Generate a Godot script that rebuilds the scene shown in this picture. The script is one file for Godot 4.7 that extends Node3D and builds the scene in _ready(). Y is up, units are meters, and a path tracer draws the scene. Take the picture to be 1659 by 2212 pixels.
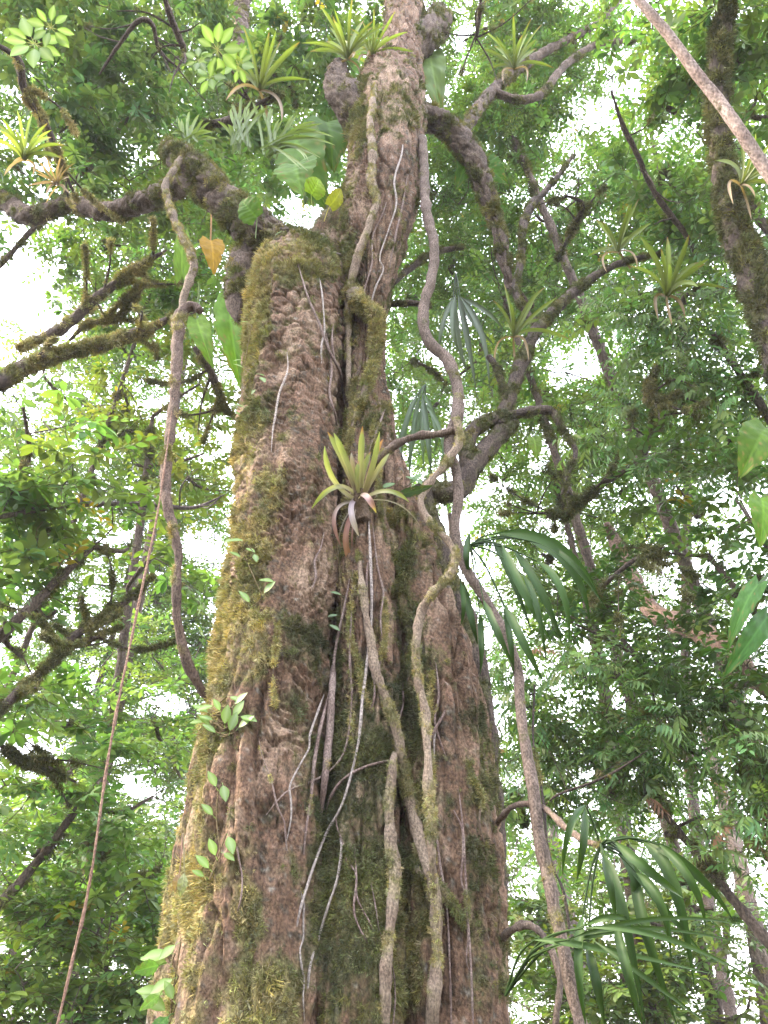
extends Node3D
# A mossy rainforest tree seen from below. Photo pixels are read on a 1659 x 2212 copy of the photograph.

const FC := 1671.0
const CX := 829.5
const CY := 1106.0
const PITCH := 37.0
var cam := Vector3(0, 1.6, 0)
var fwd := Vector3(0, sin(deg_to_rad(PITCH)), -cos(deg_to_rad(PITCH)))
var upv := Vector3(0, cos(deg_to_rad(PITCH)), sin(deg_to_rad(PITCH)))
var rng := RandomNumberGenerator.new()
var taken := {}
var segs := []            # capsules of the big trunk, for laying vines on it
var n_lo := FastNoiseLite.new()
var n_mid := FastNoiseLite.new()
var n_hi := FastNoiseLite.new()
var n_plate := FastNoiseLite.new()
var n_cell: FastNoiseLite
var n_tone := FastNoiseLite.new()
var M := {}
var tuft_meshes := []
var twig_meshes := []


# ---------------------------------------------------------------- pixels to places
func ray(px: float, py: float) -> Vector3:
	return Vector3((px - CX) / FC, 0, 0) + upv * ((CY - py) / FC) + fwd

func pz(px: float, py: float, d: float) -> Vector3:      # on the upright plane d metres in front of the camera
	var r := ray(px, py)
	return cam + r * (d / -r.z)

func pr(px: float, py: float, r: float) -> Vector3:      # r metres along the line of sight
	return cam + ray(px, py).normalized() * r

func px_of(p: Vector3) -> Vector2:
	var q := p - cam
	var z := q.dot(fwd)
	if z < 0.1:
		return Vector2(-9999, -9999)
	return Vector2(CX + q.x / z * FC, CY - q.dot(upv) / z * FC)

func rad_of(hw: float, p: Vector3) -> float:
	return hw / FC * (p - cam).dot(fwd)

func trunk_gap(p: Vector3) -> float:
	var best := 1e9
	for s in segs:
		var a: Vector3 = s[0]
		var ab: Vector3 = s[1]
		var t := clampf((p - a).dot(ab) / float(s[4]), 0.0, 1.0)
		var d := p.distance_to(a + ab * t) - lerpf(s[2], s[3], t)
		if d < best:
			best = d
	return best

func surf(px: float, py: float, off := 0.0) -> Vector3:  # where that line of sight meets the big trunk
	var r := ray(px, py).normalized()
	var t := 2.2
	for k in 90:
		var d := trunk_gap(cam + r * t) - off
		if d < 0.004:
			break
		t += maxf(d * 0.9, 0.004)
		if t > 13.0:
			return pz(px, py, 4.05)
	return cam + r * t


# ---------------------------------------------------------------- mesh collecting
class MB:
	var v := PackedVector3Array()
	var c := PackedColorArray()
	var i := PackedInt32Array()

	func tri(a: int, b: int, d: int) -> void:
		i.append(a); i.append(b); i.append(d)

	func mesh() -> ArrayMesh:
		var n := PackedVector3Array()
		n.resize(v.size())
		for t in range(0, i.size(), 3):
			var a := i[t]
			var b := i[t + 1]
			var d := i[t + 2]
			var f := (v[d] - v[a]).cross(v[b] - v[a])
			n[a] += f
			n[b] += f
			n[d] += f
		for k in n.size():
			n[k] = n[k].normalized() if n[k].length_squared() > 1e-16 else Vector3.UP
		var arr := []
		arr.resize(Mesh.ARRAY_MAX)
		arr[Mesh.ARRAY_VERTEX] = v
		arr[Mesh.ARRAY_NORMAL] = n
		arr[Mesh.ARRAY_COLOR] = c
		arr[Mesh.ARRAY_INDEX] = i
		var m := ArrayMesh.new()
		m.add_surface_from_arrays(Mesh.PRIMITIVE_TRIANGLES, arr)
		return m


func numbered(called: String) -> String:
	var k: int = taken.get(called, 0)
	taken[called] = k + 1
	return called if k == 0 else "%s_%03d" % [called, k]

func thing(called: String, label: String, category: String, at: Vector3, group := "") -> Node3D:
	var o := Node3D.new()
	o.name = numbered(called)
	add_child(o)
	o.position = at
	o.set_meta("label", label)
	o.set_meta("category", category)
	if group:
		o.set_meta("group", group)
	return o

func part(called: String, mb: MB, mat: Material, parent: Node3D) -> MeshInstance3D:
	var o := MeshInstance3D.new()
	o.name = called
	# vertices are collected in the scene's own axes; parts hang under a node moved to the thing's base
	var at := Vector3.ZERO
	var p: Node = parent
	while p is Node3D and p != self:
		at += (p as Node3D).position
		p = p.get_parent()
	o.mesh = mb.mesh()
	o.material_override = mat
	o.position = -at
	parent.add_child(o, true)
	return o

func copies(called: String, mesh: Mesh, mat: Material, list: Array, cols: Array, parent: Node3D) -> void:
	if list.is_empty():
		return
	var mm := MultiMesh.new()
	mm.transform_format = MultiMesh.TRANSFORM_3D
	mm.use_colors = true
	mm.mesh = mesh
	mm.instance_count = list.size()
	for k in list.size():
		mm.set_instance_transform(k, list[k])
		mm.set_instance_color(k, cols[k])
	var o := MultiMeshInstance3D.new()
	o.name = called
	o.multimesh = mm
	o.material_override = mat
	o.set_meta("kind", "stuff")
	var at := Vector3.ZERO
	var p: Node = parent
	while p is Node3D and p != self:
		at += (p as Node3D).position
		p = p.get_parent()
	o.position = -at
	parent.add_child(o, true)


# ---------------------------------------------------------------- tubes
func spline(pts: Array, rads: Array, step: float) -> Array:
	var op := PackedVector3Array()
	var orr := PackedFloat32Array()
	var n := pts.size()
	for k in n - 1:
		var p0: Vector3 = pts[maxi(k - 1, 0)]
		var p1: Vector3 = pts[k]
		var p2: Vector3 = pts[k + 1]
		var p3: Vector3 = pts[mini(k + 2, n - 1)]
		var m := maxi(1, ceili(p1.distance_to(p2) / step))
		for j in m:
			var t := float(j) / m
			op.append(p1.cubic_interpolate(p2, p0, p3, t))
			orr.append(lerpf(rads[k], rads[k + 1], t))
	op.append(pts[n - 1])
	orr.append(rads[n - 1])
	return [op, orr]

func sweep(mb: MB, pts: Array, rads: Array, sides: int, step: float, disp: Callable, colf: Callable) -> void:
	var sp := spline(pts, rads, step)
	var ps: PackedVector3Array = sp[0]
	var rs: PackedFloat32Array = sp[1]
	var rows := ps.size()
	var t0 := (ps[1] - ps[0]).normalized()
	var nn := t0.cross(Vector3(0.31, 0.2, 0.93)).normalized()
	var first := mb.v.size()
	var cs := PackedFloat32Array()
	var sn := PackedFloat32Array()
	for k in sides:
		cs.append(cos(TAU * k / sides))
		sn.append(sin(TAU * k / sides))
	for r in rows:
		var t := (ps[mini(r + 1, rows - 1)] - ps[maxi(r - 1, 0)]).normalized()
		nn = (nn - t * nn.dot(t)).normalized()
		var bb := t.cross(nn)
		var c := ps[r]
		var rr := rs[r]
		for k in sides:
			var d := nn * cs[k] + bb * sn[k]
			var p := c + d * rr
			p = c + d * (rr + float(disp.call(p, d, rr)))
			mb.v.append(p)
			mb.c.append(colf.call(p, d))
	for r in rows - 1:
		for k in sides:
			var a := first + r * sides + k
			var b := first + r * sides + (k + 1) % sides
			mb.i.append(a); mb.i.append(a + sides); mb.i.append(b)
			mb.i.append(b); mb.i.append(a + sides); mb.i.append(b + sides)
	for e in 2:                                  # rounded ends
		var r := 0 if e == 0 else rows - 1
		var t := (ps[1] - ps[0]).normalized() * -1.0 if e == 0 else (ps[rows - 1] - ps[rows - 2]).normalized()
		var tip := mb.v.size()
		mb.v.append(ps[r] + t * rs[r] * 0.5)
		mb.c.append(mb.c[first + r * sides])
		for k in sides:
			var a := first + r * sides + k
			var b := first + r * sides + (k + 1) % sides
			if e == 0:
				mb.tri(a, b, tip)
			else:
				mb.tri(b, a, tip)


# ---------------------------------------------------------------- leaves
func prof(kind: int, t: float) -> float:
	match kind:
		0: return pow(sin(PI * pow(t, 0.9)), 0.85)                              # elliptic
		1: return pow(sin(PI * pow(t, 1.6)), 0.75) + 0.06 * (1.0 - t)            # obovate
		2: return pow(sin(PI * pow(t, 0.75)), 1.0)                              # lance
		3: return minf(1.0, 0.75 + 0.5 * t) * minf(1.0, pow((1.0 - t) * 4.5, 0.75)) # strap
		4: return pow(sin(PI * pow(t * 0.95 + 0.05, 0.62)), 0.8) # heart
		5: return minf(1.0, t * 5.0 + 0.1) * minf(1.0, pow((1.0 - t) * 2.0, 0.8)) # palm ribbon
	return sin(PI * t)

func leaf(mb: MB, base: Vector3, dir: Vector3, nrm: Vector3, ln: float, wd: float, kind: int, bend: float, fold: float, n: int, col: Color) -> void:
	var side := dir.cross(nrm).normalized()
	var f := mb.v.size()
	for s in n + 1:
		var t := float(s) / n
		var w := prof(kind, clampf(t, 0.02, 0.985)) * wd * 0.5
		var c := base + dir * (ln * t) - nrm * (bend * ln * t * t)
		mb.v.append(c - side * w + nrm * (fold * w))
		mb.v.append(c)
		mb.v.append(c + side * w + nrm * (fold * w))
		mb.c.append(col); mb.c.append(col.lightened(0.12)); mb.c.append(col)
	for s in n:
		var a := f + s * 3
		mb.tri(a, a + 3, a + 1); mb.tri(a + 1, a + 3, a + 4)
		mb.tri(a + 1, a + 4, a + 2); mb.tri(a + 2, a + 4, a + 5)

func blade(mb: MB, p0: Vector3, p1: Vector3, p2: Vector3, wd: float, kind: int, fold: float, n: int, c0: Color, c1: Color, twist := 0.0, c2 := Color(-1, 0, 0)) -> void:
	# a long leaf along a bent line, broad side to the clearing; pleats run along it
	var f := mb.v.size()
	for s in n + 1:
		var t := float(s) / n
		var c := p0.lerp(p1, t).lerp(p1.lerp(p2, t), t)
		var tan := ((p1 - p0).lerp(p2 - p1, t)).normalized()
		var see := (cam + Vector3(0, 1.0, 0) - c).normalized()
		var side := tan.cross(see).normalized()
		side = side.rotated(tan, twist)
		var nrm := side.cross(tan).normalized()
		var w := prof(kind, clampf(t, 0.01, 0.99)) * wd * 0.5
		var wob := 1.0 + 0.07 * n_hi.get_noise_3d(c.x * 30.0, c.y * 30.0, c.z * 30.0)
		var col := c0.lerp(c1, smoothstep(0.0, 1.0, t))
		if c2.r >= 0.0 and t > 0.86:
			col = col.lerp(c2, smoothstep(0.86, 0.97, t))
		for q in [-1.0, -0.5, 0.0, 0.5, 1.0]:
			mb.v.append(c + side * (w * wob * q) + nrm * (fold * w * (absf(q) - 0.3 * (1.0 if absf(q) == 0.5 else 0.0))))
			mb.c.append(col * (1.0 + 0.12 * n_mid.get_noise_3d(c.x * 60.0, q * 40.0, c.y * 8.0)) if q != 0.0 else col * 1.15)
	for s in n:
		for q in 4:
			var a := f + s * 5 + q
			mb.tri(a, a + 5, a + 1); mb.tri(a + 1, a + 5, a + 6)


# ---------------------------------------------------------------- materials
func noise_tex(sd: int, freq: float, lo: float, hi: float, oct := 4, kind := FastNoiseLite.TYPE_SIMPLEX_SMOOTH) -> NoiseTexture2D:
	var n := FastNoiseLite.new()
	n.seed = sd
	n.noise_type = kind
	n.frequency = freq
	n.fractal_octaves = oct
	var t := NoiseTexture2D.new()
	t.width = 512
	t.height = 512
	t.seamless = true
	t.noise = n
	var g := Gradient.new()
	g.set_color(0, Color(lo, lo, lo))
	g.set_color(1, Color(hi, hi, hi))
	t.color_ramp = g
	return t

func make_materials() -> void:
	var tone := noise_tex(3, 0.022, 0.45, 1.12, 5)
	var relief := noise_tex(5, 0.035, 0.0, 1.0, 5)
	for d in [["bark", 0.95, Vector3(4.6, 3.2, 4.6), 0.7], ["vine", 0.9, Vector3(7, 4, 7), 0.6], ["wood", 0.95, Vector3(3.5, 1.9, 3.5), 0.9]]:
		var m := StandardMaterial3D.new()
		m.resource_name = d[0]
		m.vertex_color_use_as_albedo = true
		m.albedo_texture = tone
		m.roughness = d[1]
		m.metallic_specular = 0.3
		m.uv1_triplanar = true
		m.uv1_world_triplanar = true
		m.uv1_scale = d[2]
		m.heightmap_enabled = true
		m.heightmap_texture = relief
		m.heightmap_scale = d[3]
		M[d[0]] = m
	for d in [["moss", 1.0, Color(0.6, 0.6, 0.52), 0.1], ["leaf", 0.45, Color(0.98, 1.0, 0.68), 0.45], ["glossy_leaf", 0.55, Color(0.7, 0.75, 0.45), 0.32], ["broad_leaf", 0.6, Color(0.9, 0.95, 0.55), 0.28]]:
		var m := StandardMaterial3D.new()
		m.resource_name = d[0]
		m.vertex_color_use_as_albedo = true
		m.roughness = d[1]
		m.metallic_specular = d[3]
		m.backlight_enabled = true
		m.backlight = d[2]
		m.cull_mode = BaseMaterial3D.CULL_DISABLED
		M[d[0]] = m

func setup_noise() -> void:
	var k := 11
	for a in [[n_lo, 0.9, 2], [n_mid, 4.0, 3], [n_hi, 16.0, 3], [n_tone, 1.7, 4]]:
		var n: FastNoiseLite = a[0]
		n.seed = k
		k += 7
		n.noise_type = FastNoiseLite.TYPE_SIMPLEX_SMOOTH
		n.frequency = a[1]
		n.fractal_octaves = a[2]
	n_plate.seed = 77
	n_plate.noise_type = FastNoiseLite.TYPE_CELLULAR
	n_plate.cellular_return_type = FastNoiseLite.RETURN_DISTANCE2_SUB
	n_plate.cellular_jitter = 1.0
	n_plate.frequency = 7.5
	n_plate.fractal_type = FastNoiseLite.FRACTAL_NONE
	n_plate.domain_warp_enabled = true
	n_plate.domain_warp_amplitude = 0.07
	n_plate.domain_warp_frequency = 6.0
	n_plate.domain_warp_fractal_type = FastNoiseLite.DOMAIN_WARP_FRACTAL_NONE
	n_cell = n_plate.duplicate()
	n_cell.cellular_return_type = FastNoiseLite.RETURN_CELL_VALUE


# ---------------------------------------------------------------- moss
func make_tufts() -> void:
	for variant in 3:
		var mb := MB.new()
		for k in 24:
			var a := rng.randf() * TAU
			var lean := rng.randf_range(0.15, 1.15)
			var d := Vector3(cos(a) * sin(lean), cos(lean), sin(a) * sin(lean))
			var base := Vector3(rng.randf_range(-0.5, 0.5), -0.1, rng.randf_range(-0.5, 0.5))
			var n := d.cross(Vector3(sin(a * 3.0), 0.3, cos(a * 2.0))).normalized()
			var s := d.cross(n).normalized() * rng.randf_range(0.03, 0.065)
			var l := rng.randf_range(0.55, 1.15)
			var tip := base + d * l + Vector3(0, -0.25 * l * lean, 0)
			var mid := base + d * l * 0.55
			var f := mb.v.size()
			var tn := rng.randf_range(0.75, 1.2)
			for q in [base - s * 0.6, base + s * 0.6, mid - s, mid + s, tip]:
				mb.v.append(q)
				mb.c.append(Color(tn, tn, tn))
			mb.tri(f, f + 2, f + 1); mb.tri(f + 1, f + 2, f + 3); mb.tri(f + 2, f + 4, f + 3)
		tuft_meshes.append(mb.mesh())

class Moss:
	var t := [[], [], []]
	var c := [[], [], []]

func tuft(ms: Moss, p: Vector3, n: Vector3, size: float, col: Color) -> void:
	var k := rng.randi() % 3
	var up := (n + Vector3(0, -0.25, 0) + Vector3(rng.randf_range(-0.4, 0.4), rng.randf_range(-0.4, 0.4), rng.randf_range(-0.4, 0.4))).normalized()
	var x := up.cross(Vector3(rng.randf() - 0.5, rng.randf() - 0.5, rng.randf() - 0.5)).normalized()
	if x.length_squared() < 0.5:
		return
	var s := size * rng.randf_range(0.6, 1.5)
	ms.t[k].append(Transform3D(Basis(x * s, up * s * rng.randf_range(0.8, 1.3), x.cross(up) * s), p))
	var tw := rng.randf_range(0.55, 1.5)
	ms.c[k].append(Color(col.r * tw * rng.randf_range(0.85, 1.15), col.g * tw, col.b * tw * rng.randf_range(0.7, 1.4)))

func commit_moss(ms: Moss, parent: Node3D, called := "moss") -> void:
	for k in 3:
		copies(called, tuft_meshes[k], M.moss, ms.t[k], ms.c[k], parent)

const YELLOW_MOSS := Color(0.33, 0.29, 0.125)
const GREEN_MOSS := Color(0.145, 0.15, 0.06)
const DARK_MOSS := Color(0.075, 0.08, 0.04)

# where the photograph shows moss on the big trunk: x, y, half width, half height, how much, how yellow; the dark right flank mixes in painted shade
const MOSSY := [
	[620, 555, 120, 40, 0.62, 0.8], [540, 640, 36, 110, 0.7, 1.0], [545, 800, 35, 60, 0.3, 0.6], [545, 1060, 55, 120, 0.55, 0.8], [580, 900, 70, 60, 0.35, 0.4],
	[505, 1380, 70, 90, 0.95, 1.0], [480, 1560, 40, 60, 0.4, 0.8], [445, 1720, 28, 160, 0.6, 0.9], [410, 1960, 75, 70, 0.95, 1.0], [535, 1960, 30, 110, 0.8, 1.0],
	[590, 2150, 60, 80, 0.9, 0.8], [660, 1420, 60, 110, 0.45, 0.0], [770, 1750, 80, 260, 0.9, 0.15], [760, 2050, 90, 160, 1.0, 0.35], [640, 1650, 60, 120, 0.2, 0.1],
	[850, 500, 90, 120, 0.25, 0.3], [700, 470, 60, 60, 0.5, 0.2], [820, 230, 90, 70, 0.55, 0.5], [1000, 1540, 50, 60, 0.5, 0.2], [960, 1900, 60, 220, 0.3, 0.15],
	[880, 1500, 40, 300, 0.2, 0.1], [480, 400, 110, 60, 0.6, 0.5], [430, 350, 60, 40, 0.8, 0.7], [880, 2100, 60, 120, 0.4, 0.7], [390, 2120, 40, 90, 0.7, 0.9],
	[895, 1330, 45, 200, 0.4, 0.0], [1050, 1850, 35, 330, 0.45, 0.0], [620, 760, 90, 60, 0.2, 0.3], [560, 1180, 40, 80, 0.45, 0.9], [500, 1250, 30, 60, 0.5, 0.9], [660, 590, 60, 30, 0.6, 1.0], [500, 2180, 60, 50, 0.5, 0.8], [690, 1950, 30, 120, 0.4, 0.3]]  # the dark right flank pair is moss plus shade painted in

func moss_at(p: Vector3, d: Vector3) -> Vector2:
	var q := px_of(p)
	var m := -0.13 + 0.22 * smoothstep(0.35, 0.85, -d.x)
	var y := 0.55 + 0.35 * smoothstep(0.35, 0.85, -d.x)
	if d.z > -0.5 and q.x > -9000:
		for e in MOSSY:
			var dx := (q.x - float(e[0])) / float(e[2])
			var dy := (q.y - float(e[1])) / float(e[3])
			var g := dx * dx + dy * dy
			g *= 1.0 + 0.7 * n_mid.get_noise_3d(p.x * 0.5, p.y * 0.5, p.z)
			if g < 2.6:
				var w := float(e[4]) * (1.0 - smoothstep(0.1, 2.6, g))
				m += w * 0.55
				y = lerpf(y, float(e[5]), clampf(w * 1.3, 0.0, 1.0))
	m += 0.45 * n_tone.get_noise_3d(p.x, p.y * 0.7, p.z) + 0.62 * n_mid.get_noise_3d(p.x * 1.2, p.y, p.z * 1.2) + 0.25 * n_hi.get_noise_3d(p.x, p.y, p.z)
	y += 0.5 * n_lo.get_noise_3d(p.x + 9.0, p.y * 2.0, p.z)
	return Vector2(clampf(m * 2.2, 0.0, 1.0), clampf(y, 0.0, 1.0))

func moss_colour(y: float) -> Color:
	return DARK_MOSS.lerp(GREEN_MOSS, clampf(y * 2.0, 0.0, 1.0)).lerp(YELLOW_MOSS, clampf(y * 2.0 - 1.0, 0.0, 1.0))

func flakiness(p: Vector3) -> float:
	return smoothstep(3.4, 4.8, p.y + 1.2 * n_lo.get_noise_3d(p.x * 1.3 + 4.0, p.y * 0.55, p.z)) * smoothstep(-0.1, -0.3, p.x) * 0.9

func bark_colour(p: Vector3) -> Color:
	var a := n_tone.get_noise_3d(p.x * 1.4, p.y * 0.8, p.z * 1.4)
	var b := n_mid.get_noise_3d(p.x * 1.3 + 5.0, p.y * 2.0, p.z * 1.3)
	var h := n_hi.get_noise_3d(p.x * 1.2 + 3.0, p.y * 1.5, p.z * 1.2)
	var flaky := flakiness(p)
	var q := Vector3(p.x * 0.95, p.y * 1.25, p.z * 0.95).lerp(Vector3(p.x * 1.6, p.y * 0.32, p.z * 1.6), 1.0 - flaky)
	var pl := n_cell.get_noise_3dv(q)
	var st := n_mid.get_noise_3d(p.x * 1.6 + 2.0, p.y * 0.22, p.z * 1.6)
	var c := Color(0.175, 0.108, 0.071)
	c = c.lerp(Color(0.35, 0.245, 0.175), clampf(a * 2.1 + 0.06 + 0.35 * pl + 0.5 * st, 0.0, 1.0))     # pale weathered bark
	c = c.lerp(Color(0.28, 0.165, 0.112), clampf(b * 1.8 + 0.4 * pl - 0.28 - 0.6 * st, 0.0, 0.75))    # fresh reddish bark
	c = c.lerp(Color(0.05, 0.042, 0.028), clampf(-b * 1.1 + h * 1.5 - st * 1.3 - a * 0.6 - 0.26, 0.0, 0.87))   # algae and dead moss
	c = c.lerp(Color(0.38, 0.35, 0.3), clampf((h - 0.28) * 3.0 * (0.4 - b), 0.0, 0.65))   # crust lichen
	return c


# ---------------------------------------------------------------- vines, limbs
func wood_disp(amp: float) -> Callable:
	return func(p: Vector3, _d: Vector3, r: float) -> float:
		return r * amp * (0.4 * n_lo.get_noise_3d(p.x * 4.0, p.y * 4.0, p.z * 4.0) + n_mid.get_noise_3d(p.x * 2.0, p.y * 1.2, p.z * 2.0) + 0.5 * n_hi.get_noise_3d(p.x * 1.5, p.y, p.z * 1.5))

func wood_col(base: Color, other: Color, ms: Moss, mossy: float, size: float, yellow: float) -> Callable:
	return func(p: Vector3, d: Vector3) -> Color:
		var a := n_mid.get_noise_3d(p.x * 1.5, p.y * 1.5, p.z * 1.5)
		var c := base.lerp(other, clampf(0.5 + a, 0.0, 1.0))
		if mossy > 0.0:
			var m := clampf((mossy - 0.5 + 0.9 * n_tone.get_noise_3d(p.x * 2.0, p.y * 2.0, p.z * 2.0) + 0.35 * a) * 2.4, 0.0, 1.0)
			var mc := moss_colour(clampf(yellow + 0.4 * n_lo.get_noise_3d(p.x * 3.0, p.y * 3.0, p.z), 0.0, 1.0))
			c = c.lerp(mc, m * 0.75)
			if rng.randf() < m * 0.75:
				tuft(ms, p, d, size, mc)
		return c

# points: [x, y, half width in pixels, distance of the upright plane in metres; 0 lays it on the big trunk]
func run_of(points: Array, lift := 0.7) -> Array:
	var ps := []
	var rs := []
	for q in points:
		var p: Vector3
		if q[3] == 0:
			p = surf(q[0], q[1], 0.012)
			var r := rad_of(q[2], p)
			var last: bool = q == points[0] or q == points[-1]
			p = surf(q[0], q[1], -r * 0.9 if last else 0.01 + r * lift)
		elif q[3] < 0:
			p = pr(q[0], q[1], -q[3])
		else:
			p = pz(q[0], q[1], q[3])
		ps.append(p)
		rs.append(rad_of(q[2], p))
	return [ps, rs]

func add_stem(o: Node3D, called: String, ps: Array, rs: Array, ms: Moss, look: Dictionary) -> MeshInstance3D:
	var mb := MB.new()
	var rmax := 0.0
	for r in rs:
		rmax = maxf(rmax, r)
	var sides: int = clampi(int(rmax * TAU / 0.012), 7, 40)
	var step: float = clampf(rmax * 0.5, 0.012, 0.05)
	sweep(mb, ps, rs, sides, step, wood_disp(look.get("rough", 0.5)), wood_col(look.get("a", Color(0.13, 0.095, 0.075)), look.get("b", Color(0.22, 0.165, 0.125)), ms, look.get("moss", 0.0), look.get("tuft", 0.02), look.get("yellow", 0.6)))
	return part(called, mb, look.get("mat", M.vine), o)

func vine(called: String, label: String, category: String, points: Array, look: Dictionary, group := "") -> Node3D:
	var run := run_of(points, look.get("lift", 0.7))
	var ps: Array = run[0]
	var rs: Array = run[1]
	var k: float = look.get("thin", 0.78)
	for j in rs.size():
		rs[j] *= k
	if look.get("taper", false):
		rs[-1] *= 0.25
		rs[0] *= 0.45
	if points[0][3] == 0:
		rs[0] *= 0.35
	if points[-1][3] == 0 and points[-1][1] < 2212:
		rs[-1] *= 0.35
	var low: Vector3 = ps[0] if ps[0].y < ps[-1].y else ps[-1]
	var o := thing(called, label, category, low, group)
	var ms := Moss.new()
	add_stem(o, "stem", ps, rs, ms, look)
	for t in int(look.get("twigs", 0)):
		var j := rng.randi_range(1, ps.size() - 2)
		var from: Vector3 = ps[j].lerp(ps[j + 1], rng.randf())
		var along: Vector3 = (ps[j + 1] - ps[j]).normalized()
		var l := rng.randf_range(0.25, 0.8)
		var d := (along * 0.7 + Vector3(rng.randfn(), rng.randfn() * 0.6, rng.randfn())).normalized()
		var d2 := (d + Vector3(rng.randfn(), rng.randfn(), rng.randfn()) * 0.4).normalized()
		var r0: float = clampf(rs[j] * 0.4, 0.004, 0.014)
		add_stem(o, "twig", [from, from + d * l * 0.5, from + d * l * 0.5 + d2 * l * 0.5], [r0, r0 * 0.7, r0 * 0.25], ms, look)
	commit_moss(ms, o)
	return o


# ---------------------------------------------------------------- twigs and crowns
func make_twigs() -> void:
	# kind: 0 alternate spray, 1 rosette of broad leaves, 2 hanging narrow leaves, 3 fine small leaves
	for kind in 4:
		var pair := []
		for variant in 2:
			var mb := MB.new()
			var ln: float = [0.42, 0.2, 0.5, 0.34][kind]
			var cnt: int = [10, 9, 13, 15][kind]
			var ps := []
			for s in 5:
				var t := s / 4.0
				ps.append(Vector3(ln * t, -0.12 * ln * t * t * (3.0 if kind == 2 else 1.0) + 0.01 * sin(t * 9.0 + variant), 0.015 * sin(t * 7.0 + variant * 2)))
			sweep(mb, ps, [0.004, 0.0035, 0.003, 0.0025, 0.0015], 4, 0.12, func(_p, _d, _r): return 0.0, func(_p, _d): return Color(0.7, 0.42, 0.5))
			for k in cnt:
				var t := (k + 0.8) / cnt
				var base := Vector3(ln * t, -0.12 * ln * t * t * (3.0 if kind == 2 else 1.0), 0)
				var sd := 1.0 if k % 2 == 0 else -1.0
				var ang := rng.randf_range(0.7, 1.15) if k < cnt - 1 else 0.1
				var roll := rng.randf_range(-0.45, 0.45)
				if kind == 1:
					base = Vector3(ln * rng.randf_range(0.8, 1.0), 0, 0)
					ang = TAU * k / cnt + rng.randf_range(-0.25, 0.25)
					sd = 1.0
				var d := Vector3(cos(ang), rng.randf_range(-0.3, 0.25), sin(ang) * sd)
				if kind == 2:
					d = Vector3(cos(ang) * 0.7, -0.75 + rng.randf_range(-0.2, 0.2), sin(ang) * sd * 0.6)
				d = d.normalized()
				var up := (Vector3.UP - d * d.y).normalized().rotated(d, roll)
				if kind == 2:
					up = (Vector3(1, 0.2, 0) - d * d.dot(Vector3(1, 0.2, 0))).normalized().rotated(d, roll * 2.0)
				var s := rng.randf_range(0.75, 1.2)
				var l: float = [0.105, 0.135, 0.125, 0.062][kind] * s
				var w: float = [0.046, 0.06, 0.03, 0.03][kind] * s
				var tn := rng.randf_range(0.75, 1.25)
				leaf(mb, base + d * 0.012, d, up, l, w, [0, 1, 2, 0][kind], rng.randf_range(0.05, 0.35), rng.randf_range(0.05, 0.3), 5, Color(tn * rng.randf_range(0.85, 1.15), tn, tn * rng.randf_range(0.7, 1.1)))
			pair.append(mb.mesh())
		twig_meshes.append(pair)
const TWIG_AREA := [0.024, 0.036, 0.024, 0.014]

# openings to the sky: x, y, half width, half height, how open
const GAPS := [
	[55, 625, 90, 85, 0.97], [140, 720, 60, 40, 0.8], [160, 850, 80, 50, 0.7], [190, 950, 80, 50, 0.7], [250, 1010, 80, 50, 0.35], [225, 1150, 40, 60, 0.6], [420, 1175, 36, 42, 1.0], [470, 1215, 20, 38, 0.95],
	[300, 870, 60, 60, 0.5], [85, 1620, 45, 45, 0.95], [285, 1695, 32, 35, 0.95], [350, 1520, 60, 30, 0.85], [210, 1250, 40, 50, 0.6], [130, 1380, 30, 30, 0.5], [200, 1470, 40, 30, 0.6], [100, 340, 40, 30, 0.6], [130, 480, 30, 20, 0.6], [60, 480, 50, 25, 0.6],
	[1000, 70, 26, 100, 0.85], [935, 235, 30, 25, 1.0], [1280, 250, 65, 70, 0.8], [1225, 320, 50, 60, 0.85], [1190, 400, 60, 60, 0.7], [1350, 140, 60, 60, 0.75], [1370, 20, 50, 40, 0.85], [1465, 290, 65, 50, 0.85], [1130, 420, 40, 40, 0.6],
	[1250, 785, 75, 40, 0.95], [1290, 740, 60, 40, 0.85], [1000, 685, 35, 22, 0.95], [945, 770, 30, 30, 0.9], [1010, 900, 55, 60, 0.75], [985, 1010, 40, 50, 0.95], [1060, 1080, 40, 40, 0.7], [1230, 1160, 60, 30, 0.75], [1020, 1390, 22, 50, 1.0],
	[1180, 960, 50, 40, 0.6], [1170, 1120, 40, 40, 0.5], [1430, 1240, 70, 45, 0.7], [1500, 1230, 50, 35, 0.7], [1640, 300, 40, 70, 0.7], [1310, 480, 50, 50, 0.6], [1350, 560, 60, 40, 0.7], [1330, 1500, 45, 30, 0.7], [1230, 1520, 40, 30, 0.6],
	[1625, 1900, 55, 60, 0.8], [1580, 2090, 90, 120, 0.55], [1145, 1890, 28, 50, 0.95], [1290, 1050, 50, 40, 0.5], [1420, 660, 40, 30, 0.5], [1090, 560, 40, 40, 0.5], [1480, 2000, 40, 60, 0.5], [1620, 590, 40, 40, 0.4], [1380, 1860, 40, 40, 0.4]]

func gap(q: Vector2) -> float:
	var g := 0.0
	for e in GAPS:
		var dx := (q.x - float(e[0])) / (float(e[2]) * 0.9)
		var dy := (q.y - float(e[1])) / (float(e[3]) * 0.9)
		var r := dx * dx + dy * dy
		if r < 1.7:
			g = maxf(g, float(e[4]) * 0.88 * (1.0 - smoothstep(0.4, 1.7, r)))
	return g

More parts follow.
